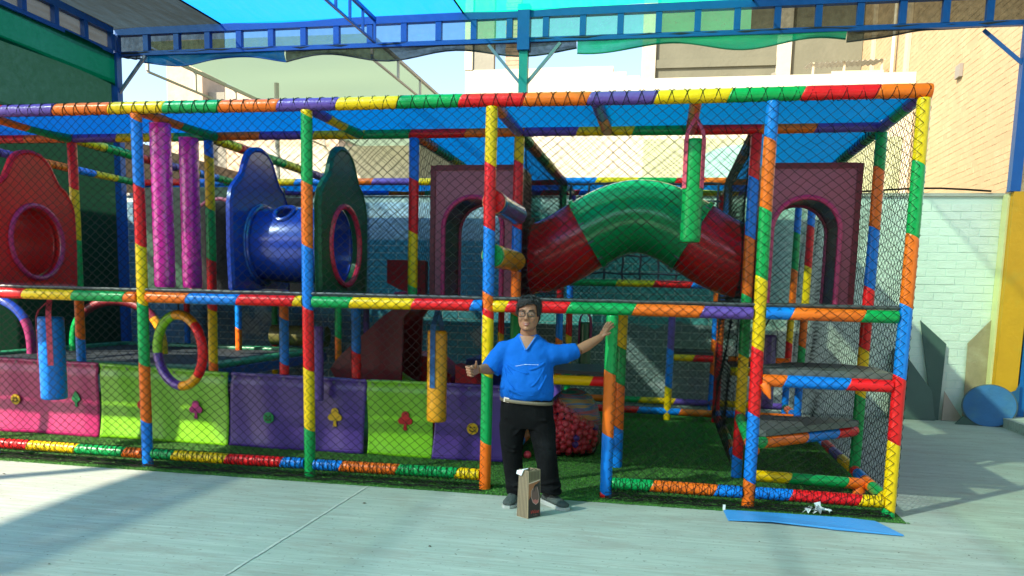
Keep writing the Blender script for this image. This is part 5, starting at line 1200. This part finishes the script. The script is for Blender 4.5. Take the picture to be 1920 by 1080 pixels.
# glasses
GF = pmat('glasses_frame', (.012, .011, .011), .3)
gs = MB(); gs.tube([V3(HX-.012, HY-.113, 1.518), V3(HX, HY-.1155, 1.522), V3(HX+.012, HY-.113, 1.518)], .0019, 6); gl_ = gs.build('glasses', GF, man)
GLS = new_mat('spectacle_glass'); _m, _n, _l, _o = GLS
_t = _n.new('ShaderNodeBsdfTransparent'); _g = _n.new('ShaderNodeBsdfGlossy'); _g.inputs['Roughness'].default_value = .02; _x = _n.new('ShaderNodeMixShader'); _x.inputs[0].default_value = .09
_l.new(_t.outputs[0], _x.inputs[1]); _l.new(_g.outputs[0], _x.inputs[2]); _l.new(_x.outputs[0], _o.inputs[0])
for s in (-1, 1):
    ring = []
    for i in range(32):
        a = 2*math.pi*i/32; c, q = math.cos(a), math.sin(a)
        u = .0262*math.copysign(abs(c)**.6, c); v = .0195*math.copysign(abs(q)**.65, q); ring.append(V3(HX+.037*s+u, HY-.1130+.010*((u*s+.026)/.052)**2, 1.5115+v))
    mb = MB(); mb.tube(ring, .0030, 6, closed=True); mb.build('rim', GF, gl_)
    mb = MB(); mb.add(ring, [tuple(range(32))]); mb.build('lens', _m, gl_, False)
    mb = MB(); mb.tube([V3(HX+.0635*s, HY-.102, 1.5195), V3(HX+.078*s, HY-.06, 1.5185), V3(HX+.083*s, HY+.005, 1.515)], .0018, 6); mb.build('temple', GF, gl_)
# hair: a cap grown from a variable hairline, with lifted locks over the forehead
rh = random.Random(9); n, m = 72, 16; vs = []
prof = [(1.42, .060, .068, -.03), (1.445, .069, .084, -.014), (1.48, .0765, .096, -.003), (1.515, .080, .101, .002), (1.55, .0815, .102, .006), (1.585, .0785, .098, .010), (1.613, .066, .081, .014), (1.631, .043, .052, .016), (1.640, .010, .012, .016)]
def prof_at(z):
    for a, b in zip(prof, prof[1:]):
        if z <= b[0]: t = max(0, (z-a[0])/(b[0]-a[0])); return [a[i]+(b[i]-a[i])*t for i in range(1, 4)]
    return prof[-1][1:]
for i in range(m+1):
    for k in range(n):
        a = 2*math.pi*k/n; fr = -math.sin(a)      # +1 at the front
        zl = 1.43 if fr < -.2 else 1.43+(1.497-1.43)*min(1, (fr+.2)/.3) if fr < .1 else 1.492
        if fr > .62: zl = 1.580-.012*math.cos(a*3+.6)-.022*max(0, -math.cos(a)-.05)
        elif fr > .42: zl = 1.492+(1.575-1.492)*((fr-.42)/.2)**1.5
        z = zl+(1.640-zl)*(i/m)**.9
        rx, ry, yo = prof_at(z); lift = .010+.007*math.sin(9*a+i*.5)*.5+rh.uniform(-.002, .003)+(.006 if fr > .5 else 0)*(1-i/m)+.006*(i/m)
        if i == 0: lift = .003
        vs.append((HX+(rx+lift)*math.cos(a), HY+yo+(ry+lift)*math.sin(a), z+(.016*(i/m)**1.2)))
mb = MB(); mb.add(vs, [(i*n+k, i*n+(k+1) % n, (i+1)*n+(k+1) % n, (i+1)*n+k) for i in range(m) for k in range(n)]+[tuple(m*n+k for k in range(n))]); hr = mb.build('hair', HAIR, man)
md = hr.modifiers.new('t', 'SOLIDIFY'); md.thickness = .006
A = []; Bq = []
for i in range(420):
    a = rh.uniform(0, 6.283); z = rh.uniform(1.50, 1.635); fr = -math.sin(a)
    if fr > .45 and z < 1.585: z = 1.59
    rx, ry, yo = prof_at(z); p = V3(HX+(rx+.014)*math.cos(a), HY+yo+(ry+.014)*math.sin(a), z+.01)
    q = p+V3(.008*math.cos(a)+rh.gauss(0, .006)-.006*(fr > .4), .008*math.sin(a)+rh.gauss(0, .005), -rh.uniform(.008, .024)); A.append(tuple(p)); Bq.append(tuple(q))
Vh, Fh = cords(np.array(A), np.array(Bq), .0014); link('hair_strands', np_mesh('hair_strands', Vh, Fh), HAIR, man, False)
for i in range(46):
    x0 = rh.uniform(-.066, .070); t = (x0+.066)/.136; z0 = 1.612+rh.uniform(-.006, .012); yf = HY-.088+.052*(x0/.075)**2
    ln = (.030+.022*(1-t)+rh.uniform(-.008, .008))*(1.0 if t < .75 else .55); P = [V3(HX+x0-.012*q-.006*q*q+rh.gauss(0, .0012), yf-.010-.007*math.sin(q*2.2)+.002*q, z0+.008*math.sin(q*1.5)-ln*q) for q in (0, .35, .7, 1)]
    mb = MB(); mb.tube(P, [.0062, .0060, .0042, .0008], 6); lk = mb.build('hair_lock', HAIR, hr)
for i in range(70):
    a = rh.uniform(0, 6.283); rad = math.sqrt(rh.random())*.07; p = V3(HX+rad*math.cos(a), HY+.01+rad*1.2*math.sin(a), 1.652-.9*rad*rad/.09*.09-rad*.22); d_ = V3(.5*math.cos(a)+rh.gauss(0, .4), .5*math.sin(a)+rh.gauss(0, .4)-.2, rh.uniform(.1, .5)).normalized()
    mb = MB(); mb.tube([p-d_*.008, p+d_*.010, p+d_*.024+V3(0, 0, -.005)], [.006, .005, .0008], 5); mb.build('hair_lock', HAIR, hr)
# stubble shadow is left to the light; T-shirt with sleeves and V neck
sh = MB()
sh.loft([(BX-.004, BY+.0, .842, .202, .145), (BX-.003, BY-.006, .87, .212, .160), (BX, BY-.016, .93, .211, .172), (BX, BY-.016, 1.00, .205, .164), (BX, BY-.010, 1.08, .199, .148), (BX, BY-.006, 1.16, .199, .132),
         (BX, BY-.002, 1.215, .202, .118), (BX, BY, 1.258, .188, .105), (BX, BY, 1.296, .152, .092), (BX, BY+.004, 1.330, .105, .082), (BX, BY+.008, 1.358, .076, .074)], 36, p=2.2)
def sleeve(P, r): sh.tube(P, r, 18)
sleeve([V3(.30, -.358, 1.245), V3(.225, -.362, 1.225), V3(.165, -.385, 1.140), V3(.118, -.425, 1.062)], [.075, .082, .086, .080])
sleeve([V3(.52, -.358, 1.222), V3(.60, -.352, 1.200), V3(.70, -.318, 1.206), V3(.785, -.281, 1.232)], [.080, .086, .078, .062])
shirt = sh.build('t_shirt', SHIRT, man); remesh(plain(shirt), .009, 5, .5)
import mathutils
tex = bpy.data.textures.new('folds', 'CLOUDS'); tex.noise_scale = .10; tex.noise_depth = 2
dm = shirt.modifiers.new('folds', 'DISPLACE'); dm.texture = tex; dm.strength = .022; dm.mid_level = .5; dm.texture_coords = 'GLOBAL'
# folds that radiate from the armpits and sag across the belly: thin raised ridges joined in
rid = MB(); rf = random.Random(21)
def ridge(P, r): rid.tube(P, [r*.35]+[r]*(len(P)-2)+[r*.35], 8)
def onshirt(x, z):
    t = [(.842, .202, .145, 0), (.93, .211, .172, -.016), (1.08, .199, .148, -.01), (1.225, .196, .114, -.002), (1.30, .125, .078, 0)]
    for a, b in zip(t, t[1:]):
        if z <= b[0]:
            q = max(0, (z-a[0])/(b[0]-a[0])); rx = a[1]+(b[1]-a[1])*q; ry = a[2]+(b[2]-a[2])*q; yo = a[3]+(b[3]-a[3])*q; break
    u = max(-.98, min(.98, (x-BX)/rx)); return V3(x, BY+yo-ry*(1-abs(u)**2.2)**(1/2.2), z)
for (x0, z0, x1, z1, bow) in ((.235, 1.12, .40, 1.00, -.02), (.235, 1.09, .34, .93, -.03), (.25, 1.14, .45, 1.06, -.02), (.56, 1.12, .46, .96, -.03), (.575, 1.06, .52, .93, -.01), (.23, 1.02, .38, .91, -.03), (.30, .94, .50, .90, -.025), (.28, .89, .46, .87, -.015), (.56, 1.15, .44, 1.09, -.015), (.25, .97, .33, .88, -.02)):
    P = []
    for i in range(9):
        t = i/8; P.append(onshirt(x0+(x1-x0)*t, z0+(z1-z0)*t+bow*math.sin(math.pi*t))+V3(0, .003, 0))
    ridge(P, .013)
sh2 = rid.build('shirt_fold', SHIRT, man); remesh(plain(sh2), .006, 3, .5)
# V neck: a shallow skin wedge and its collar band
def onchest(x, z): p = onshirt(x, z); return p
vn = MB(); rows = 10; vs = []
for i in range(rows+1):
    t = i/rows; z = 1.240+(1.345-1.240)*t; hw = .004+.062*t**.9
    for k in range(9):
        x = BX+.004+hw*(k/4-1); vs.append((x, onshirt(x, min(z, 1.30)).y-.025+.030*max(0, (z-1.30)/.045)**1.2*(.6), z))
vn.add(vs, [(i*9+k, i*9+k+1, (i+1)*9+k+1, (i+1)*9+k) for i in range(rows) for k in range(8)]); vn.build('neck_skin', SKIN, man)
for s in (-1, 1):
    P = []
    for i in range(9):
        t = i/8; z = 1.238+(1.345-1.238)*t; x = BX+.004+s*(.002+.064*t**.9); P.append(V3(x, onshirt(x, min(z, 1.30)).y-.0245+.030*max(0, (z-1.30)/.045)**1.2*.6, z))
    mb = MB(); mb.tube(P, .0058, 8); mb.build('collar', pmat('collar_blue', (.03, .16, .52), .8), man)
CHW = pmat('shirt_print', (.72, .76, .80), .6)
for x0, x1, h_ in ((.335, .395, .0022), (.40, .425, .0042), (.428, .505, .0022), (.506, .510, .008)):
    mb = MB(); a = []
    for i in range(7):
        x = x0+(x1-x0)*i/6; z = 1.113+.016*min(1, max(0, (x-.34)/.07)); y = onshirt(x, z).y-.0085; a += [(x, y, z-h_/2), (x, y, z+h_/2)]
    mb.add(a, [(2*i, 2*i+2, 2*i+3, 2*i+1) for i in range(6)]); mb.build('chest_print', CHW, man, False)
# jeans
jn = MB()
jn.loft([(BX+.005, BY, .62, .195, .120), (BX+.002, BY, .68, .212, .135), (BX, BY-.002, .75, .212, .142), (BX-.002, BY-.004, .82, .203, .146), (BX-.004, BY-.004, .872, .196, .146)], 32, p=2.3)
jn.tube([V3(.315, -.36, .72), V3(.300, -.368, .62), V3(.298, -.388, .49), V3(.308, -.378, .34), V3(.322, -.362, .20), V3(.332, -.356, .10), V3(.334, -.355, .075)], [.105, .110, .090, .080, .074, .074, .072], 20)
jn.tube([V3(.510, -.36, .72), V3(.535, -.368, .62), V3(.560, -.390, .49), V3(.585, -.378, .34), V3(.603, -.362, .20), V3(.612, -.362, .13), V3(.614, -.366, .105)], [.105, .110, .092, .084, .082, .088, .084], 20)
for (cx, cyy, z, r) in ((.612, -.37, .155, .084), (.606, -.368, .195, .081), (.613, -.372, .118, .088), (.331, -.36, .125, .072), (.327, -.364, .165, .072)):
    jn.tube([V3(cx+r*math.cos(a), cyy+r*math.sin(a), z+.012*math.sin(2*a+z*50)) for a in [2*math.pi*i/20 for i in range(20)]], .011, 6, closed=True)
for (x0, z0, x1, z1) in ((.40, .69, .30, .62), (.41, .67, .33, .57), (.44, .68, .55, .60), (.36, .73, .25, .71), (.48, .72, .60, .70), (.24, .50, .36, .47), (.51, .51, .62, .48), (.255, .46, .35, .44)):
    cx = .31 if max(x0, x1) < .42 else .54; jn.tube([V3(x0+(x1-x0)*i/6, -.385-.09*math.sqrt(max(0, 1-((x0+(x1-x0)*i/6-cx)/.16)**2)), z0+(z1-z0)*i/6-.012*math.sin(math.pi*i/6)) for i in range(7)], [.003]+[.009]*5+[.003], 6)
jeans = jn.build('jeans', JEAN, man); remesh(plain(jeans), .0085, 4, .5)
mb = MB(); mb.tube([V3(BX-.003+.209*math.copysign(abs(math.cos(a))**.87, math.cos(a)), BY-.004+.158*math.copysign(abs(math.sin(a))**.87, math.sin(a)), .846+.006*math.cos(a)) for a in [2*math.pi*i/48 for i in range(48)]], .006, 4, closed=True)
mb2 = MB(); mb2.v = []; n = 64
for dz in (-.013, .013):
    for i in range(n):
        a = 2*math.pi*i/n; mb2.v.append((BX-.003+.207*math.copysign(abs(math.cos(a))**.87, math.cos(a)), BY-.004+.156*math.copysign(abs(math.sin(a))**.87, math.sin(a)), -.004+.838+dz-.012*math.cos(a)))
mb2.f = [(i, (i+1) % n, n+(i+1) % n, n+i) for i in range(n)]; bl = mb2.build('belt', pmat('tan_belt', (.17, .13, .085), .6, bump=.3, bscale=60), man)
md = bl.modifiers.new('t', 'SOLIDIFY'); md.thickness = .004; md.offset = 1
mb = MB(); mb.box((-.024, -.004, -.019), (.024, .004, .019), Matrix.Translation((.268, -.487, .846)) @ Matrix.Rotation(R(-22), 4, 'Z') @ Matrix.Rotation(R(7), 4, 'Y')); mb.build('buckle', pmat('buckle_steel', (.55, .55, .53), .3, metal=.8), man, False)
# shoes
def shoe(hx, hy, ang, label):
    M = Matrix.Translation((hx, hy, 0)) @ Matrix.Rotation(ang, 4, 'Z')     # toe along -Y
    def sec(y, z0, z1, w, k=14, top=1.0):
        out = []
        for i in range(k):
            a = 2*math.pi*i/k; c, s_ = math.cos(a), math.sin(a)
            z = (z0+z1)/2+(z1-z0)/2*math.copysign(abs(s_)**.75, s_); out.append(M @ V3(w*math.copysign(abs(c)**.8, c)*(1 if s_ < .2 else top), y, z))
        return out
    def skin(secs, nm, mat):
        k = len(secs[0]); mb = MB(); vs = [p for s_ in secs for p in s_]
        mb.add(vs, [(i*k+j, i*k+(j+1) % k, (i+1)*k+(j+1) % k, (i+1)*k+j) for i in range(len(secs)-1) for j in range(k)]+[tuple(range(k-1, -1, -1)), tuple((len(secs)-1)*k+j for j in range(k))]); return mb.build(nm, mat, man, True, recalc=True)
    up = skin([sec(.075, .03, .085, .020), sec(.068, .022, .10, .034, top=.8), sec(.03, .02, .115, .042, top=.8), sec(-.03, .02, .112, .044, top=.75), sec(-.09, .02, .085, .049, top=.8), sec(-.15, .02, .066, .052, top=.85), sec(-.195, .02, .056, .044, top=.85), sec(-.215, .022, .045, .022)], 'shoe', pmat('grey_knit', (.050, .062, .056), .75, bump=.5, bscale=120, var=.2))
    mb = MB()
    P0 = [(.088, .022), (.075, .038), (.03, .045), (-.03, .046), (-.09, .051), (-.15, .055), (-.20, .046), (-.226, .022)]
    poly = [(w_, y) for y, w_ in P0]+[(-w_, y) for y, w_ in P0[::-1]]
    vs = [M @ V3(x, y, .002) for x, y in poly]+[M @ V3(x*1.02, y*1.01, .024+.014*max(0, y/.08)) for x, y in poly]; k = len(poly)
    s_ = MB(); s_.add(vs, [tuple(range(k-1, -1, -1)), tuple(range(k, 2*k))]+[(i, (i+1) % k, k+(i+1) % k, k+i) for i in range(k)]); s_.build('sole', pmat('white_sole', (.42, .42, .39), .6, bump=.2, bscale=80), man, False)
    for j in range(4):
        y = -.045-.022*j; mb = MB(); mb.tube([M @ V3(-.024+.002*j, y, .101-.011*j), M @ V3(0, y-.004, .108-.011*j), M @ V3(.024-.002*j, y, .101-.011*j)], .0035, 6); mb.build('lace', pmat('black_lace', (.012, .012, .012), .7), man)
shoe(.322, -.345, R(-4), 'left')
shoe(.610, -.345, R(46), 'right')
for c in ((.325, -.345), (.612, -.350)):
    mb = MB(); mb.tube([V3(c[0], c[1], .06), V3(c[0], c[1], .16)], .045, 14); mb.build('sock', pmat('black_sock', (.012, .012, .013), .9), man)
